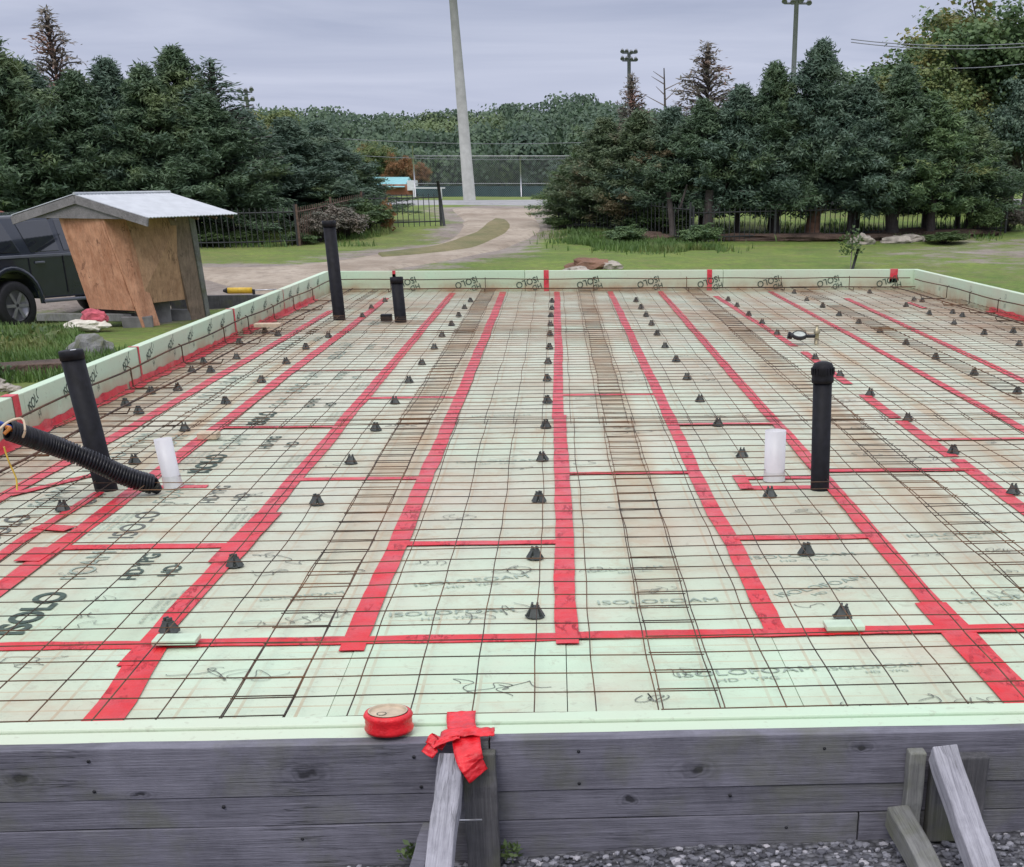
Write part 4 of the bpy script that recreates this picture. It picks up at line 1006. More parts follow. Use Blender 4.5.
for a, b in ((Cb, Ct), (Lb, Lt), (Kb, Kt)):
    c0 = (Cb+Kb)/2; c1 = (Ct+Kt)/2; a_ = a.lerp(c0, .10); b_ = b.lerp(c1, .10); MB().tube([a_, b_], .05, 4, smooth=False).build('corner_post', M['shed_wood'], shed)
quad('rail', Cb, Ct, Rb, Rt, .0, 1.15, .955, 1.0, .05, 'shed_wood', -.06); quad('rail', Kb, Kt, Lb, Lt, -.15, 1.0, .955, 1.0, .05, 'shed_wood', -.06)
zr, ze, hw = 2.065, 1.735, 1.42
x0, x1 = -1.36, 1.04
for s_ in (-1, 1):
    rf = MB(); n = 112
    vs = []
    for i in range(n+1):
        x = x0+(x1-x0)*i/n; c = .005*cos(i*pi/2*1.0)
        vs += [(x, 0, zr+c), (x, s_*hw, ze+c)]
    rf.add(vs, [(2*i, 2*i+1, 2*i+3, 2*i+2) for i in range(n)])
    o = rf.build('roof_sheet', M['roofm'], shed); q = o.modifiers.new('s', 'SOLIDIFY'); q.thickness = .012
    for x in (x0+.06, -.6, 0, .5, x1-.08):
        MB().tube([(x, s_*.03, zr-.05), (x, s_*(hw-.05), ze-.05)], .028, 4).build('rafter', M['shed_wood'], shed)
    L_ = math.hypot(hw, zr-ze); an = math.atan2(zr-ze, hw)
    MB().box((x0+.0, s_*hw/2, (zr+ze)/2-.075), (.03, L_, .12), Matrix.Rotation(-s_*an, 3, 'X')).build('barge_board', M['gable_wood'], shed)
MB().tube([(x0-.01, 0, zr+.012), (x1+.01, 0, zr+.012)], .025, 6).build('ridge_cap', M['roofm'], shed)
MB().add([(-1.33, -hw+.1, ze-.03), (-1.33, hw-.1, ze-.03), (-1.33, 0, zr-.06), (-1.30, -hw+.1, ze-.03), (-1.30, hw-.1, ze-.03), (-1.30, 0, zr-.06)], [(0, 2, 1), (3, 4, 5), (0, 1, 4, 3), (1, 2, 5, 4), (2, 0, 3, 5)]).build('gable_board', M['gable_wood'], shed)
def at_shed(x, y, z=0):
    v = Vector((x*cos(SA)-y*sin(SA)+SX, x*sin(SA)+y*cos(SA)+SY)); return (v.x, v.y, terr(v.x, v.y)+z)
sc_ = cord('hanging_rope', [(0, 0, 1.72), (.01, .01, 1.3), (.0, -.02, .7), (-.05, -.05, .02)], .013, 'beigecord', 'pale rope hanging from the shelter eave', 'rope'); sc_.location = at_shed(.42, -.66)
for i, (x, y, s, lab) in enumerate(((-.2, -.40, (.4, .2, .42), 'grey concrete block standing between the shelter legs'), (.25, -.5, (.42, .25, .2), 'grey concrete block lying under the shelter side'), (-1.0, -.6, (.5, .3, .2), 'grey concrete block left of the shelter corner board'))):
    o = tag(MB().box((0, 0, s[2]/2), s, jit=.01).build('concrete_block', M['concrete'], None, bevel=.012), lab, 'concrete block', 'concrete blocks under the shelter'); o.location = at_shed(x, y, -.02); o.rotation_euler = (0, 0, random.uniform(0, 3))
# plank leaning/lying right of shed
o = tag(MB().box((0, 0, .12), (2.6, .28, .26), jit=.015).build('timber_beam', M['stake_wood'], None, bevel=.01), 'dark timber beam lying on the dirt right of the shelter', 'timber beam'); q = px(238, 303, -1.1); o.location = (-6.15, 29.6, terr(-6.15, 29.6)-.03); o.rotation_euler = (0, 0, .2)
o = tag(MB().box((0, 0, .06), (1.6, .35, .12), jit=.015).build('plank', M['old_wood'], None, bevel=.01), 'grey plank lying under the truck end of the shelter', 'plank'); o.location = at_shed(-1.2, .3, .1)
# yellow tool
yt = empty('caulking_gun', (0, 0, 0), .1, 'bright yellow caulking gun lying beyond the left kerb', 'caulking gun')
MB().tube([(-.42, 0, .12), (.28, 0, .12)], .085, 12).build('barrel', M['bright'], yt); MB().tube([(-.55, 0, .12), (-.42, 0, .12)], [.03, .086], 12).build('nozzle', M['black'], yt); MB().tube([(.28, 0, .12), (1.0, 0, .14)], .018, 6).build('plunger', M['steel'], yt)
MB().box((.32, 0, .05), (.08, .04, .2)).build('handle', M['black'], yt)
q = hit(243, 296); yt.location = (q.x, q.y, q.z+.02); yt.scale = (.7, .7, .7)
# debris
db = empty('rubbish_bag', (0, 0, 0), 0, 'torn white bag with pink cloth on the grass beside the truck wheel', 'rubbish')
def lump(s, seed, n=3):
    b = bmesh.new(); bmesh.ops.create_icosphere(b, subdivisions=n, radius=1); mm_ = MB()
    for v in b.verts:
        d = 1+.38*noise.noise(v.co*1.6+Vector((seed, 0, 0)))+.22*noise.noise(v.co*4.5+Vector((seed, 0, 0))); v.co *= d
    mm_.add([(v.co.x*s[0], v.co.y*s[1], v.co.z*s[2]) for v in b.verts], [tuple(v.index for v in f.verts) for f in b.faces], 0, False); b.free(); return mm_
lump((.36, .22, .10), 2).build('white_bag', M['paper'], db); o = lump((.22, .13, .12), 9).build('pink_cloth', M['pink'], db); o.location = (.12, .06, .13)
q = px(88, 330, -1.12); db.location = (q.x, q.y, terr(q.x, q.y)+.1)
lg = lump((.28, .2, .2), 5).build('log_round', M['old_wood']); q = px(92, 352, -1.1); lg.location = (q.x, q.y, terr(q.x, q.y)+.1); tag(lg, 'short dark log end in the grass below the rubbish bag', 'log')
o = tag(MB().box((0, 0, .08), (1.1, .45, .14), jit=.02).build('paving_slab', M['bank'], None, bevel=.02), 'dark earthy slab in the grass beyond the left kerb', 'stone slab'); q = px(22, 368, -1.05); o.location = (q.x, q.y, terr(q.x, q.y)); o.rotation_euler = (0, 0, .4)
for i, (x, y) in enumerate(((4, 378), (12, 380), (-4, 374))):
    o = lump((.09, .08, .05), 20+i).build('stone', M['rock']); q = px(x, y, -1.0); o.location = (q.x, q.y, terr(q.x, q.y)+.04); tag(o, 'grey field stone at the left frame edge by the kerb, %s' % ('nearest', 'farthest right', 'leftmost')[i], 'stone', 'field stones by the left kerb')

# truck / SUV : x forward, y left, z up
def vehicle(name, loc, rz, paint, lab, zs=1):
    r = empty(name, loc, rz, lab, 'pickup truck' if zs == 1 else 'car')
    # lower body with arches, profile extruded across the width
    def prof(pts, y0, y1, nm, mat, tum=0):
        n = len(pts); vs = [(x, y0, z) for x, z in pts]+[(x, y1, z) for x, z in pts]
        fs = [tuple(range(n))[::-1], tuple(range(n, 2*n))]+[(i, (i+1) % n, n+(i+1) % n, n+i) for i in range(n)]
        return MB().add(vs, fs).build(nm, M[mat], r, bevel=.03, seg=3)
    def arch(cx, R, z0): return [(cx+R*cos(a), z0+R*sin(a)) for a in [radians(d) for d in range(0, 181, 15)]]
    zb = .48; aw = .50
    body = [(-2.65, zb+.1), (-2.70, 1.02), (-2.62, 1.16), (.95, 1.18), (2.2, 1.10), (2.55, .98), (2.62, .60), (2.55, zb)]
    body += [(1.7+aw, zb)]+arch(1.7, aw, zb-.03)[1:-1]+[(1.7-aw, zb)]+[(-1.5+aw, zb)]+arch(-1.5, aw, zb-.03)[1:-1]+[(-1.5-aw, zb)]
    prof(body, -.97, .97, 'body', paint)
    # cabin with tumblehome
    c0 = [(-2.45, 1.15), (-2.25, 1.80), (.25, 1.84), (.95, 1.16)]; c1 = c0
    vs = []
    for s in (-1, 1):
        for x, z in c0: vs.append((x, s*(.95 if z < 1.3 else .76), z))
    MB().add(vs, [(0, 1, 2, 3), (7, 6, 5, 4), (0, 4, 5, 1), (1, 5, 6, 2), (2, 6, 7, 3), (3, 7, 4, 0)]).build('cabin', M[paint], r, bevel=.05, seg=3)
    def gl(quad, s, nm='window'):
        def Y(z): return s*(.95+(.76-.95)*(z-1.15)/.67+.012)
        v = [(x, Y(z), z) for x, z in quad]; v2 = [(x, y-s*.02, z) for x, y, z in v]
        MB().add(v+v2, [(0, 1, 2, 3), (7, 6, 5, 4), (0, 4, 5, 1), (1, 5, 6, 2), (2, 6, 7, 3), (3, 7, 4, 0)]).build(nm, M['glass'], r, bevel=.006)
    for s in (-1, 1):
        gl([(-2.10, 1.24), (-2.02, 1.70), (-1.42, 1.72), (-1.22, 1.24)], s); gl([(-1.0, 1.24), (-1.14, 1.72), (-.42, 1.74), (-.38, 1.24)], s); gl([(-.28, 1.24), (-.30, 1.74), (.20, 1.75), (.62, 1.24)], s)
        MB().box((-.36, s*.982, .86), (.012, .01, .62)).box((.72, s*.982, .86), (.012, .01, .62)).box((-1.1, s*.982, .95), (.012, .01, .4)).build('door_gap', M['black'], r)
        for hx in (-.88, .0): MB().box((hx-.0, s*.992, 1.07), (.2, .03, .035)).build('door_handle', M['carlight'], r, bevel=.01)
        MB().box((-.35, s*.975, 1.175), (3.3, .02, .05)).build('belt_trim', M['carlight'], r, bevel=.008)
        MB().box((.1, s*1.0, .44), (2.1, .14, .05)).build('side_step', M['carlight'], r, bevel=.015)
        MB().box((.78, s*1.07, 1.26), (.12, .2, .18)).build('mirror', M[paint], r, bevel=.03)
        for cx in (-1.5, 1.7):
            fl_ = MB(); a_ = [radians(d) for d in range(-5, 186, 12)]
            vs = []
            for a in a_:
                for (R_, yy) in ((.50, .97), (.50, 1.02), (.57, 1.02), (.59, .97)): vs.append((cx+R_*cos(a), s*yy, zb-.03+R_*sin(a)))
            fs = [(i*4+k, i*4+(k+1) % 4, (i+1)*4+(k+1) % 4, (i+1)*4+k) for i in range(len(a_)-1) for k in range(4)]
            fl_.add(vs, fs, 0, True).build('fender_flare', M[paint], r)
            R90 = Matrix.Rotation(pi/2, 3, 'X'); wc = (cx, s*.86, .40)
            w = MB().lathe([(.25, -.13), (.36, -.14), (.395, -.11), (.40, 0), (.395, .11), (.36, .14), (.25, .13)], 32, wc, R90).build('wheel', M['black'], r)
            rim = MB().lathe([(.25, -.10), (.24, -.06), (.001, -.05)], 24, wc, R90).lathe([(.25, .10), (.24, .06), (.001, .05)], 24, wc, R90)
            for k in range(6):
                a = k*pi/3
                for t in (-.10, .10): rim.box(Vector(wc)+Vector((.13*cos(a), t, .13*sin(a))), (.2, .03, .05), Matrix.Rotation(-a, 3, 'Y'))
            rim.build('rim', M['rim'], w)
    MB().add([(.28, -.68, 1.79), (.28, .68, 1.79), (.93, .82, 1.22), (.93, -.82, 1.22), (.25, -.68, 1.77), (.25, .68, 1.77), (.90, .82, 1.20), (.90, -.82, 1.20)], [(0, 1, 2, 3), (7, 6, 5, 4), (0, 4, 5, 1), (1, 5, 6, 2), (2, 6, 7, 3), (3, 7, 4, 0)]).build('windscreen', M['glass'], r)
    MB().box((2.62, 0, .72), (.1, 1.8, .22)).build('bumper', M['carlight'], r, bevel=.03); MB().box((-2.70, 0, .62), (.12, 1.85, .2)).build('bumper', M['carlight'], r, bevel=.03)
    for s in (-1, 1): MB().box((2.56, s*.75, .93), (.08, .3, .14)).build('headlight', M['white'], r, bevel=.02); MB().box((-2.69, s*.85, 1.0), (.06, .14, .3)).build('tail_light', M['carred'], r, bevel=.02)
    return r
tz = -1.15
ang = radians(56)
wpt = px(22, 333, -1.38)
loc = wpt - (Matrix.Rotation(ang, 3, 'Z') @ Vector((-1.5, -.95, 0)))
vehicle('pickup_truck', (loc.x, loc.y, terr(loc.x, loc.y)-.0), ang, 'carpaint', 'dark grey pickup parked behind the plywood shelter, cut off by the left frame edge').scale = (1, 1, 1.03)
vehicle('parked_car', (-15.2, 36.5, terr(-15.2, 36.5)+.1), ang+.1, 'carred', 'faded red car roof just showing above the dark pickup', 2)

# ------------------------------------------------------------------ trees
def crown_mesh(kind, n, H, R, seed, leaf, lo=.12, mats=None):
    """foliage as sprays of small faces on branch tips, crown base at z=lo*H"""
    R_ = random.Random(seed); m = MB(); tips = []; limbs = []
    nb = 230 if kind != 'decid' else 120
    if kind == 'cedar':
        for i in range(nb):
            t = (i+.5)/nb; z = H*(lo+(1-lo)*t**.95)
            prof = ((1-t)**.95*1.08)*(1 if t > .12 else .7+2.5*t)
            rad = R*prof*(.76+.95*noise.noise(Vector((i*1.7, seed, 0)))+.45*R_.random()); rad = max(rad, .025*R)
            a = i*2.399+R_.uniform(-.4, .4); b = Vector((rad*cos(a), rad*sin(a), z+rad*R_.uniform(-.05, .55)))
            tips.append((Vector((b.x*.25, b.y*.25, z)), b, R*(.055+.035*R_.random()+.03*(1-t)))); limbs.append((Vector((0, 0, z-.1)), b))
        for k in range(6):      # leaders that break the outline
            a = R_.uniform(0, 6.28); r0 = R*R_.uniform(.05, .45); zz = H*(1-.9*r0/R*.5)*R_.uniform(.82, .98)
            b = Vector((r0*cos(a), r0*sin(a), zz)); tips.append((b-Vector((0, 0, .8)), b, R*.04)); limbs.append((Vector((0, 0, zz-1.)), b))
    else:
        for i in range(nb):
            a = R_.uniform(0, 2*pi); el = math.asin(R_.uniform(-.6, 1)); rr2 = (.74+.62*noise.noise(Vector((cos(a)*1.6, sin(a)*1.6, el*2+seed))))*R_.uniform(.7, 1.08)
            c = Vector((0, 0, H*(lo+(1-lo)*.5))); d = Vector((cos(a)*cos(el)*R*rr2, sin(a)*cos(el)*R*rr2, sin(el)*H*(1-lo)*.5*rr2))
            tips.append((c+d*.6, c+d, (.10+.07*R_.random())*R)); limbs.append((Vector((0, 0, H*lo*1.2))+d*.05, c+d*.95))
    per = n//len(tips)
    for a, b, s in tips:
        ax = (b-a)
        for _ in range(int(per*(min(1.7, .22+1.25*math.hypot(b.x, b.y)/R) if kind == 'cedar' else 1))):
            t = R_.random()**.5; q = a.lerp(b, t); g = Vector((R_.gauss(0, 1), R_.gauss(0, 1), R_.gauss(0, .62)))*(.55+.45*(1-abs(t-.6)))
            p = q+g*s*.72-Vector((0, 0, .25*s*t*t))
            nrm = (g.normalized()*.6+Vector((0, 0, .45))+Vector((R_.uniform(-.7, .7), R_.uniform(-.7, .7), R_.uniform(-.5, .5)))).normalized()
            d = (ax.normalized()*.8+Vector((R_.uniform(-1, 1), R_.uniform(-1, 1), R_.uniform(-.7, .7)))); d = (d-nrm*d.dot(nrm))
            d = d.normalized() if d.length > .05 else Vector((1, 0, 0)); u = d.cross(nrm); L_ = leaf*R_.uniform(.5, 1.5); wv = .13 if kind == 'cedar' else .38
            m.add([p, p+d*L_*.5+u*L_*wv, p+d*L_, p+d*L_*.45-u*L_*wv], [(0, 1, 2, 3)])
    me = m.mesh(kind+'_crown')
    t = MB(); pts = [Vector((.05*noise.noise(Vector((k*.4, seed, 1)))*H*.2, .05*noise.noise(Vector((k*.4, seed, 8)))*H*.2, H*.92*k/8-.3)) for k in range(9)]
    t.tube(pts, [max(.02, (.020 if kind == 'cedar' else .028)*H*(1-k/8.6)) for k in range(9)], 8, cap=False)
    for a, b in limbs[::2]: t.tube([a*.98, (a+b)/2+Vector((0, 0, .04*R)), b], [.009*H*.6, .006*H*.6, .003*H], 4, cap=False)
    return me, t.mesh(kind+'_trunk')
protos = {}
for i in range(3): protos['cedar%d' % i] = crown_mesh('cedar', 62000, 5.5, 2.05, 11+i, .145, .08)
protos['sparse0'] = crown_mesh('cedar', 6000, 5.5, 1.15, 31, .12, .12); protos['sparse1'] = crown_mesh('cedar', 7500, 5.5, 1.25, 37, .12, .10)
for i in range(3): protos['cedar%d' % (3+i)] = crown_mesh('cedar', 56000, 5.5, 2.05, 91+i, .145, .14)
for i in range(3): protos['decid%d' % i] = crown_mesh('decid', 34000, 7., 3.0, 51+i, .125, .16)
protos['bush'] = crown_mesh('decid', 9000, 2.0, 1.1, 61, .085, .02)
mcache = {}
def withmat(me, mat):
    k = (me.name, mat)
    if k not in mcache:
        c = me.copy(); c.materials.append(M[mat]); mcache[k] = c
    return mcache[k]
def tree(name, proto, x, y, h, w, mat, lab, cat='tree', group=None, trunk='bark', lift=0, z=None):
    cm_, tm = protos[proto]; H0 = {'c': 5.5, 's': 5.5, 'd': 7., 'b': 2.}[proto[0]]; R0 = {'cedar': 1.75, 'spars': 1.2, 'decid': 3., 'bush': 1.1}[proto[:5] if proto[:4] != 'bush' else 'bush']
    o = empty(name, (x, y, (terr(x, y) if z is None else z)-.02), random.uniform(0, 6.28), lab, cat, group); o.scale = (w/R0, w/R0, h/H0)
    link('crown', withmat(cm_, mat), o); link('trunk', withmat(tm, trunk), o); return o
def tree_px(name, proto, xp, depth, ytop, w, mat, lab, group=None, trunk='bark', cat='tree'):
    a = (xp-PX)/F; d = RV*a+UV*(-(172-PY)/F)+FV; X = d.x/d.y*depth
    zt2 = pY(xp, ytop, depth).z; X = pY(xp, ytop, depth).x; zg_ = terr(X, depth); return tree(name, proto, X, depth, zt2-zg_, w, mat, lab, cat, group, trunk)
G1 = 'cedars in the hedge on the left'; G2 = 'cedars in the hedge on the right'
# left hedge: (x px, depth, top px, halfwidth m, proto, mat, label)
LT = [(-25, 45, 22, 2.2, 'cedar0', 'cedar', 'dark cedar cut off by the left frame edge'),
 (22, 47, 62, 1.9, 'cedar1', 'cedar_b', 'dense dark cedar behind the truck roof'),
 (45, 50, 8, 1.9, 'sparse0', 'cedar_rust', 'thin browning cedar rising highest at the far left'),
 (72, 46, 72, 1.8, 'cedar2', 'cedar', 'dense cedar above the shelter roof apex'),
 (105, 47, 60, 1.9, 'cedar0', 'cedar_b', 'bluish cedar directly behind the middle of the shelter roof'),
 (140, 46, 66, 1.8, 'cedar1', 'cedar', 'dark cedar behind the right half of the shelter roof'),
 (172, 48, 48, 1.9, 'cedar2', 'cedar', 'tallest full cedar of the left hedge, right of the shelter ridge'),
 (210, 47, 58, 2.2, 'sparse1', 'cedar_b', 'airy cedar with drooping tip at the right shoulder of the left hedge'),
 (205, 46, 95, 1.9, 'cedar0', 'cedar', 'broad low cedar just right of the shelter eave'),
 (243, 49, 112, 1.9, 'cedar1', 'cedar_b', 'rounded cedar in front of the distant floodlight on the left'),
 (285, 50, 118, 2.0, 'cedar2', 'cedar_b', 'greyish cedar above the rusty fence section'),
 (318, 52, 122, 1.7, 'cedar0', 'cedar_b', 'pale bluish cedar right of the far upright pipe top'),
 (345, 52, 160, 1.6, 'cedar1', 'cedar', 'low dark cedar spreading over the left fence end'),
 (330, 49, 178, 1.5, 'cedar2', 'cedar', 'lowest dark cedar boughs behind the left fence')]
for x, d, yt_, w, pr, mt, lb in LT: tree_px('cedar_tree', pr, x, d, yt_, w, mt, lb, G1)
RT = [(578, 50, 150, 1.1, 'cedar1', 'decid', 'light green young cedar at the driveway end of the right hedge'),
 (605, 49, 118, 1.5, 'cedar0', 'cedar_olive', 'browning cedar near the driveway end of the right hedge'),
 (632, 50, 74, 1.3, 'sparse0', 'cedar_rust', 'thin rust-tipped cedar in front of the left floodlight'),
 (640, 48, 112, 1.6, 'cedar2', 'cedar_olive', 'green cedar with olive patches, third in the right hedge'),
 (672, 48, 108, 1.6, 'cedar1', 'cedar_b', 'dark cedar below the bare grey snag'),
 (708, 50, 42, 2.1, 'sparse1', 'cedar_rust', 'tall thin cedar with brown crown in the right hedge'),
 (704, 47, 100, 1.6, 'cedar0', 'cedar', 'full dark cedar standing in front of the brown crowned one'),
 (742, 47, 86, 1.6, 'cedar2', 'cedar_b', 'bluish cedar left of the tallest dark cedar of the right hedge'),
 (776, 47, 64, 1.6, 'cedar1', 'cedar', 'pointed dark cedar left of the tall floodlight pole'),
 (823, 47, 42, 1.8, 'cedar0', 'cedar_b', 'tallest dark cedar just right of the tall floodlight pole'),
 (866, 47, 78, 1.8, 'cedar2', 'cedar_b', 'dark cedar right of the tallest one in the right hedge'),
 (905, 47, 66, 1.8, 'cedar1', 'cedar', 'green cedar with mixed light leaves near the right end of the hedge'),
 (935, 47, 92, 1.7, 'cedar0', 'decid', 'light green cedar at the right end of the hedge'),
 (968, 48, 112, 1.8, 'cedar2', 'cedar', 'last low cedar of the right hedge before the bright lawn')]
for x, d, yt_, w, pr, mt, lb in RT: tree_px('cedar_tree', pr.replace('cedar2', 'cedar5').replace('cedar1', 'cedar4').replace('cedar0', 'cedar3') if x > 650 else pr, x, d, yt_, w, mt, lb, G2)
for x, d, yt_, w, pr, mt, lb in ((905, 60, 46, 3.6, 'decid0', 'decid', 'broad green tree rising behind the right hedge'), (942, 58, 58, 2.8, 'decid1', 'decid_y', 'yellow brown tree behind the right hedge'),
    (978, 62, -4, 4.4, 'decid2', 'decid', 'tall tree with yellowing top crossed by the power lines'), (1030, 60, -35, 4.6, 'decid0', 'decid', 'tallest green tree cut off by the right frame edge'),
    (1040, 56, 70, 2.2, 'decid1', 'cedar_b', 'dark green tree at the right frame edge above the lawn'), (930, 66, 32, 3.6, 'decid1', 'cedar', 'dark round tree behind the power lines')):
    tree_px('broadleaf_tree', pr, x, d, yt_, w, mt, lb, 'tall trees behind the right hedge')
for x, d, yt_, w, mt, lb, pr in ((399, 98, 152, 1.2, 'autumn', 'orange autumn tree behind the teal roofed building', 'decid0'), (420, 104, 160, .8, 'autumn', 'small rusty autumn tree left of the chain-link end post', 'decid1'), (370, 99, 138, 1.9, 'decid_y', 'yellow green tree left of the orange autumn tree', 'decid2'),
    (268, 80, 104, 2.4, 'decid_y', 'yellow green round tree beyond the left hedge', 'decid1')):
    tree_px('broadleaf_tree', pr, x, d, yt_, w, mt, lb, 'autumn coloured trees by the sports field')
# snag
def hp(xp, d, y): 
    v = pY(xp, y, d); return v
sn = empty('dead_tree', (0, 0, 0), 0, 'bare grey snag showing above the right hedge', 'tree'); b0 = hp(668, 55, 230); b0.z = terr(b0.x, 55); sn.location = b0
tp = hp(664, 55, 68)-b0; tb = MB().tube([(0, 0, 0), tp*.5, tp], [.12, .07, .02], 6)
for k in range(9):
    s = tp*(.65+.035*k); tb.tube([s, s+Vector((random.choice((-1, 1))*random.uniform(.3, .8), 0, random.uniform(.1, .4)))], [.02, .006], 4)
tb.build('trunk', M['dead'], sn)

# far forest as one mass
def forest():
    R_ = random.Random(5); m = MB()
    skyline = [(-60, 100), (60, 112), (150, 108), (230, 112), (262, 106), (300, 110), (340, 108), (375, 116), (392, 121), (430, 114), (470, 112), (510, 108), (545, 103), (580, 93), (600, 98), (640, 108), (700, 118), (800, 118), (900, 110), (1080, 100)]
    def sk(x):
        for (a, u), (b, v) in zip(skyline, skyline[1:]):
            if x <= b: return u+(v-u)*(x-a)/(b-a)
        return 100
    for layer, (D, dy, nn) in enumerate(((150, 0, 66), (138, 9, 60), (126, 20, 56), (118, 34, 46))):
        for i in range(nn):
            xp = -60+1150*(i+R_.uniform(.1, .9))/nn
            if layer == 3 and 395 < xp < 560 and R_.random() < .3: continue
            top = pY(xp, sk(xp)+dy+R_.uniform(-3, 6), D+R_.uniform(-4, 4)); gz = terr(top.x, top.y)
            Ht = top.z-gz; r = R_.uniform(2.4, 5.0); nl = 2000
            c = Vector((top.x, top.y, gz+Ht*.52))
            lob = [(Vector((R_.uniform(-1, 1)*r*.7, R_.uniform(-1, 0.4)*r*.6, R_.uniform(-.45, .38)*Ht)), R_.uniform(.35, .6)*r) for _ in range(9)]+[(Vector((0, 0, Ht*.40)), r*.35)]
            for k in range(nl):
                lc, lr = R_.choice(lob); d = Vector((R_.gauss(0, 1), R_.gauss(0, 1)-.5, R_.gauss(0, 1)+.35)).normalized()
                p = c+lc+d*lr*R_.uniform(.75, 1.08)
                if p.z > top.z+.2: p.z = top.z-R_.random()*.8
                s = R_.uniform(.15, .36); u = Vector((R_.uniform(-1, 1), R_.uniform(-1, 1), R_.uniform(-1, 1))).normalized(); dn = (d+u*.45).normalized(); v = dn.cross(Vector((u.y, u.z, u.x))); v = v.normalized() if v.length > .05 else Vector((1, 0, 0)); w = dn.cross(v)
                m.add([p, p+v*s*.5+w*s*.4, p+w*s, p-v*s*.5+w*s*.5], [(0, 1, 2, 3)])
    return m
tag(forest().build('forest', M['forest']), 'distant mixed woodland behind the sports field', 'woodland', kind='stuff')
# hill behind so that no horizon gap shows through the wood
hb = MB(); N_ = 60
for i in range(N_+1):
    x = -160+340*i/N_
    for y, z in ((158, .2), (163, 4.6+1.0*noise.noise(Vector((x*.03, 0, 0)))), (185, 5.2+1.0*noise.noise(Vector((x*.03, 0, 0)))), (320, 5)): hb.v.append((x, y, z))
for i in range(N_):
    for k in range(3): hb.f.append((i*4+k, (i+1)*4+k, (i+1)*4+k+1, i*4+k+1)); hb.m.append(0); hb.sm.append(True)
M['hill'] = simple('wooded_hill', (.035, .06, .035), .95, .6, .4, .8, bd=.8)
tag(hb.build('hill', M['hill']), kind='structure')

# shrubs under the hedges
SH = [(600, 222, 44.5, .55), (575, 215, 46, .5), (640, 228, 44, .6), (668, 230, 43.5, .5), (560, 222, 45, .4), (700, 240, 42.5, .45), (625, 238, 42.5, .4), 
      (345, 232, 46, .5), (320, 236, 45, .5), (365, 226, 48, .5), (300, 238, 44.5, .45), (215, 236, 45, .4), (248, 238, 45, .45), (205, 240, 44, .45), (1008, 225, 44.5, .6), (985, 230, 44, .5), (945, 238, 43.5, .4)]
SL = ['leafy shrub in front of the right fence beneath the green young cedar', 'leafy shrub at the corner post of the right fence', 'shrub by the right fence left of the first hedge trunk', 'shrub at the foot of the first right hedge trunk', 'low shrub at the driveway side of the right fence', 'shrub between the first two trunks of the right hedge', 'shrub on the tall grass clump behind the rocks', 
      'brownish shrub right of the far upright pipe', 'brownish shrub touching the far upright pipe', 'green shrub by the left fence end post', 'shrub left of the far upright pipe under the rusty fence', 'shrub right of the shelter post', 'shrub in the middle of the rusty fence run', 'pale weedy shrub just under the shelter eave', 'brown scrub at the right frame edge on the bank', 'scrub left of the right frame edge bank', 'small shrub under the last trunk of the right hedge']
for (x, y, d, w), lb in zip(SH, SL):
    q = hit(x, y+6); tree('shrub', 'bush', q.x, q.y, random.uniform(.45, .95)*(1.1 if w > .45 else .7), w*random.uniform(1.2, 2.2), random.choice(('shrub', 'decid', 'shrub')) if 'brown' not in lb else 'cedar_rust', lb, 'shrub', 'shrubs along the fences')

# iron fences
def iron_fence(A, B, h, lab, mat='fence', sp=.16, posts=2.4):
    A = Vector(A); B = Vector(B); r = empty('iron_fence', A, 0, lab, 'fence'); d = (B-A); L_ = d.xy.length; n = int(L_/sp)
    def P(t): q = A+d*t; return Vector((q.x-A.x, q.y-A.y, terr(q.x, q.y)-A.z))
    pk = MB(); rl_ = MB()
    for i in range(n+1):
        q = P(i/n); pk.box(q+Vector((0, 0, h*.5)), (.022, .022, h)); 
    pk.build('pickets', M[mat], r)
    for z in (.14, h*.88): rl_.tube([P(i/12)+Vector((0, 0, z)) for i in range(13)], .02, 4)
    rl_.build('rails', M[mat], r)
    k = max(1, round(L_/posts))
    for i in range(k+1): MB().box(P(i/k)+Vector((0, 0, h*.54)), (.06, .06, h*1.08)).build('post', M[mat], r)
f0 = hit(441, 226); f1 = hit(366, 228); f2 = hit(300, 246); f3 = hit(190, 249)
iron_fence(f0, f1, .95, 'black picket fence ending at the post beside the driveway'); iron_fence(hit(364, 229), f2, 1.0, 'rusty picket fence section right of the far upright pipe', 'fence_rust'); iron_fence(hit(298, 246), f3, 1.0, 'dark picket fence section between the shelter and the far upright pipe')
g0 = hit(559, 227); g1 = hit(690, 243); g2 = hit(1005, 233)
iron_fence(g0, g1, 1.0, 'black picket fence curving from the driveway under the right hedge'); iron_fence(hit(693, 243), g2, .9, 'black picket fence running behind the trunks of the right hedge')
gp = MB().tube([(0, 0, 0), (-.12, 0, 1.3)], .05, 8).build('gate_post', M['fence']); gp.location = f0+Vector((.1, 0, 0)); tag(gp, 'leaning black gate post at the end of the left fence', 'post')

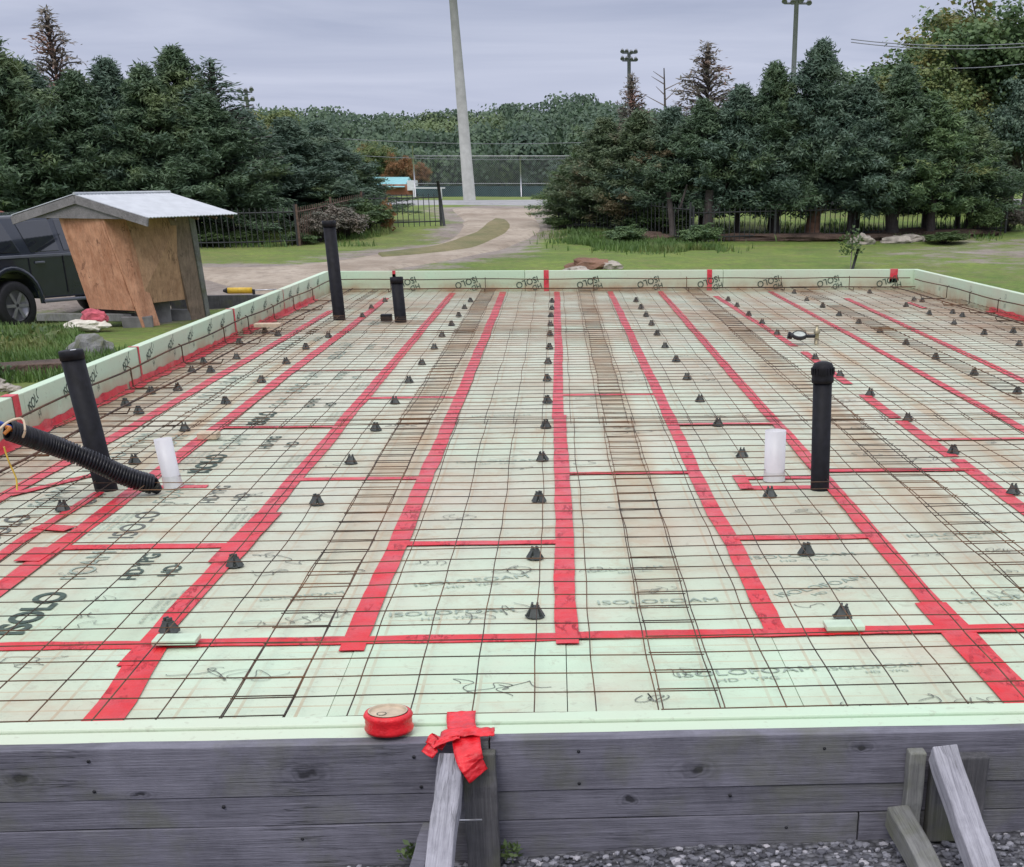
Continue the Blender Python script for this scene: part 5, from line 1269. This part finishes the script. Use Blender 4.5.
# chain-link backstop by the field
def chain():
    D = 88; r = empty('chain_link_fence', (0, 0, 0), 0, 'tall chain-link fence with pale posts beyond the road', 'fence')
    xs = [413, 466, 520, 573, 626, 680, 735]; pts = [pY(x, 156, D) for x in xs]
    for i, p in enumerate(pts):
        MB().tube([(p.x, p.y, terr(p.x, p.y)-.1), (p.x, p.y, p.z+(.5 if i == 0 else 0))], .042, 6).build('post', M['steel'], r)
    MB().tube([(p.x, p.y, p.z) for p in pts], .018, 5).build('top_rail', M['steel'], r)
    w = MB(); x0, x1 = pts[0].x, pts[-1].x; zt_2 = pts[0].z; n = 150; zb_ = terr(0, D)
    for i in range(n):
        x = x0+(x1-x0)*i/n; hh = zt_2-zb_
        for s in (-1, 1):
            xe = x+s*hh
            w.tube([(x, D+.02*s, zb_), (min(max(xe, x0), x1), D+.02*s, zb_+abs(min(max(xe, x0), x1)-x))], .006, 3, cap=False)
    w.build('wire_netting', M['lightpole'], r)
    MB().box(((x0+x1)/2, D+.12, zb_+.22), (x1-x0, .04, .62)).build('windscreen_cloth', M['windcloth'], r)
    MB().tube([(x0, D, zb_+.66), (x1, D, zb_+.66)], .022, 5).build('mid_rail', M['steel'], r)
M['windcloth'] = simple('dark_teal_screen_cloth', (.05, .11, .12), .8, 1, .2, 0)
chain()

# poles
def pole_px(xp0, yb, xp1, yt2, D, r0, r1, mat, name, lab):
    b = pY(xp0, yb, D); gz = terr(b.x, D); t = pY(xp1, yt2, D); o = empty(name, (b.x, D, gz), 0, lab, 'pole')
    v = t-Vector((b.x, D, gz)); MB().tube([(0, 0, -.3), v*.5, v], [r0, (r0+r1)/2, r1], 14).build('pole', M[mat], o); return o, v
pole_px(470, 203, 448, -60, 76, .31, .15, 'pole', 'utility_pole', 'tall pale concrete pole standing across the road')
def flood(xp, yt2, D, r, lab, n=4, w=1.3, base=210, ls=.62):
    t = pY(xp, yt2, D); b = t; gz = terr(b.x, D); o = empty('floodlight_pole', (b.x, D, gz), 0, lab, 'floodlight'); hh = t.z-gz
    MB().tube([(0, 0, 0), (0, 0, hh)], [r*1.3, r], 8).build('pole', M['lightpole'], o)
    for row in (0, .5):
        MB().tube([(-w, 0, hh-row), (w, 0, hh-row)], .06, 5).build('crossarm', M['lightpole'], o)
        for k in range(n):
            x = -w+2*w*k/(n-1); MB().lathe([(.08*ls, .25*ls), (.16*ls, .2*ls), (.27*ls, -.12*ls), (.24*ls, -.12*ls), (.001, .05*ls)], 10, (x, -.12+random.uniform(-.1, .1), hh-row+.1+random.uniform(-.06, .08)), rotm(random.uniform(-.4, .4), 0, -.7)).build('lamp_head', M['lightpole'], o)
flood(629, 53, 120, .13, 'floodlight pole showing above the thin rust-tipped cedar', 4, .5)
flood(797, -7, 92, .13, 'tall floodlight pole rising above the middle of the right hedge', 4, .7)
flood(246, 92, 110, .11, 'small floodlight pole above the left hedge', 3, .42)

# teal-roofed building
bd = empty('field_building', (0, 0, 0), 0, 'low white building with teal roof seen past the left hedge', 'building')
Db = 92; l = pY(352, 190, Db); r_ = pY(417, 190, Db); gz = terr(l.x, Db); zE = pY(380, 187, Db).z; zR = pY(380, 177, Db+3).z
bd.location = (l.x, Db, gz); Wb = r_.x-l.x; he = zE-gz
MB().box((Wb/2, 3, he/2), (Wb, 6, he)).build('wall', M['cream'], bd)
MB().box((Wb/2+.9, -.06, .35), (Wb-1.8, .08, .55)).build('red_siding', M['redstrip'], bd)
MB().add([(-.4, -.5, he), (Wb*.82, -.5, he), (Wb*.82, 3, zR-gz), (-.4, 3, zR-gz), (-.4, 6.5, he), (Wb*.82, 6.5, he)], [(0, 1, 2, 3), (3, 2, 5, 4), (0, 3, 4), (1, 5, 2), (0, 4, 5, 1)]).build('roof', M['teal'], bd)
MB().box((Wb*.93, .3, he*.55+.3), (Wb*.14, 1.2, he*1.1)).build('end_wall', M['white'], bd)
for x in (.25, .45): MB().box((Wb*x, -.05, he*.6), (.9, .06, .6)).build('window', M['glass'], bd)
for x, y, w, lb in ((290, 186, 1.6, 'pale trailer glimpsed through the left hedge'), (349, 187, 1.2, 'white van glimpsed left of the teal roof')):
    q = pY(x, y, 84); gz = terr(q.x, 84); e = empty('parked_trailer', (q.x, 84, gz), 0, lb, 'trailer'); hh = q.z-gz+.35
    MB().box((0, 1, hh/2+.25), (w*1.6, 1.9, hh-.3)).build('body', M['white'], e, bevel=.1)
    for s in (-1, 1): MB().lathe([(.001, -.1), (.3, -.1), (.3, .1), (.001, .1)], 16, (s*w*.45, .12, .3), Matrix.Rotation(pi/2, 3, 'X')).build('wheel', M['black'], e)
bn = empty('field_bench', (0, 0, 0), 0, 'white bench beyond the road right of the white building', 'bench'); q = pY(428, 200, 80); bn.location = (q.x, 80, terr(q.x, 80))
MB().box((0, 0, .5), (1.8, .3, .05)).build('seat', M['white'], bn)
for s in (-.7, .7): MB().box((s, 0, .23), (.06, .3, .48)).build('leg', M['white'], bn)

# power lines
for i, (ya, yb, D) in enumerate(((37, 33, 52), (40, 37, 52.4), (64, 48, 57))):
    a = pY(860 if i < 2 else 905, ya+2, D+2); b = pY(1120, yb, D-6); a = a+(a-b)*.04
    pts = [a.lerp(b, k/20)-Vector((0, 0, .5*(1-(2*k/20-1)**2)*.5)) for k in range(21)]
    tag(MB().tube(pts, .014, 4).build('power_line', M['lightpole']), ('upper', 'middle', 'lower')[i]+' power line crossing the tall trees on the right', 'power line', 'power lines')
for i, y in enumerate((137, 153)):
    a = pY(330, y+1, 78+i); b = pY(700, y-1, 78+i); tag(MB().tube([a.lerp(b, k/12)-Vector((0, 0, .3*(1-(2*k/12-1)**2))) for k in range(13)], .012, 4).build('overhead_wire', M['lightpole']), ('upper', 'lower')[i]+' thin overhead wire along the road in front of the forest', 'wire', 'roadside wires')

# rocks, mounds
for i, (x, y, s, mt, lb) in enumerate(((590, 265, (.55, .4, .17), 'mud', 'flat rusty brown boulder beyond the far kerb'), (611, 266, (.24, .2, .13), 'rock', 'pale round stone right of the brown boulder'), (577, 270, (.28, .22, .1), 'rock', 'low grey stone in front of the brown boulder'),
   (861, 241, (.38, .25, .2), 'rock', 'pale rock under the right hedge left of the others'), (897, 240, (.5, .25, .14), 'rock', 'flat pale rock under the right hedge, middle of the three'), (912, 238, (.42, .25, .14), 'rock', 'flat pale rock under the right hedge, rightmost of the three'),
   (975, 226, (.3, .25, .2), 'mud', 'brown stone on the bank at the right'))):
    o = lump(s, 40+i*3.3).build('boulder', M[mt]); q = hit(x, y+3); o.location = q+Vector((0, 0, s[2]*.3)); tag(o, lb, 'rock')
for i, (x, y, s, lb) in enumerate(((815, 240, (3.6, .5, .2), 'long red-brown earth bank under the middle of the right hedge'), (640, 240, (1.2, .5, .22), 'low dark earth mound behind the tall grass'), (925, 236, (2.2, .6, .2), 'low earth bank under the last trunks of the right hedge'))):
    o = lump(s, 70+i, 4).build('earth_mound', M['bank']); q = hit(x, y); o.location = q; tag(o, lb, 'earth mound')
# thick hedge trunks
for i, (x, yb, yt3, r, mt, lb) in enumerate(((674, 240, 200, .10, 'bark', 'dark trunk leaning at the left end of the right hedge'), (707, 240, 198, .17, 'bark', 'thick reddish double trunk in the right hedge'), (775, 236, 200, .13, 'bark', 'dark trunk third along the right hedge'), (812, 236, 200, .22, 'mud', 'stout red-brown stump like trunk in the right hedge'),
    (850, 236, 198, .11, 'bark', 'slim dark trunk in the middle of the right hedge'), (893, 236, 205, .20, 'bark', 'stout dark trunk above the flat pale rocks'), (930, 236, 195, .13, 'bark', 'forked trunk with pale bark scar near the hedge end'), (968, 232, 195, .10, 'bark', 'slanting trunk at the right end of the hedge'))):
    q = hit(x, yb+1); t = pY(x+random.uniform(-6, 6), yt3-8, q.y)-q
    tb = MB().tube([(0, 0, -.15), t*.3, t*.65, t], [r*1.25, r, r*.85, r*.7], 9).tube([t*.4, t*.7+Vector((.3, 0, 0)), t+Vector((.55, 0, .2))], [r*.5, r*.4, r*.3], 6)
    o = tb.build('tree_trunk', M[mt]); o.location = q; tag(o, lb, 'tree trunk', 'bare lower trunks of the right hedge')
# sapling with stake
q = hit(852, 269); sg = empty('sapling', q, 0, 'small leafy sapling tied to a black stake on the lawn', 'sapling')
MB().tube([(0, 0, -.05), (.12, 0, .45)], .035, 6).build('stake', M['black'], sg); MB().tube([(-.04, 0, 0), (-.02, 0, .75)], .012, 5).build('stem', M['dead'], sg)
leafy(260, .28, .62, .07, seed=4, ce=(-.05, 0, .3)).build('leaves', M['shrub'], sg)
# garden marker
q = hit(978, 232); o = MB().box((0, 0, .45), (.1, .08, .9)).build('wooden_post', M['dead'], None, bevel=.01); o.location = q; tag(o, 'short pale wooden post on the bank at the right', 'post')
q = hit(388, 231); rw = empty('flower_clump', q, 0, 'orange brown flower clump in front of the left fence', 'plant')
leafy(500, .22, .95, .09, seed=8).build('leaves', M['autumn'], rw)

# little scraps on the slab
for i, (x, y, w, h_, lb) in enumerate(((268, 327, .22, .03, 'small beige offcut lying on the mesh by the left kerb'), (345, 424, .10, .03, 'small beige scrap beside the left tape'))):
    p = px(x, y, .05) if i == 0 else px(209, 437, .01); o = tag(MB().box((0, 0, h_/2), (w, .10, h_)).build('offcut', M['card'], None, bevel=.003), lb, 'offcut'); o.location = (p.x, p.y, .005 if i else .05)
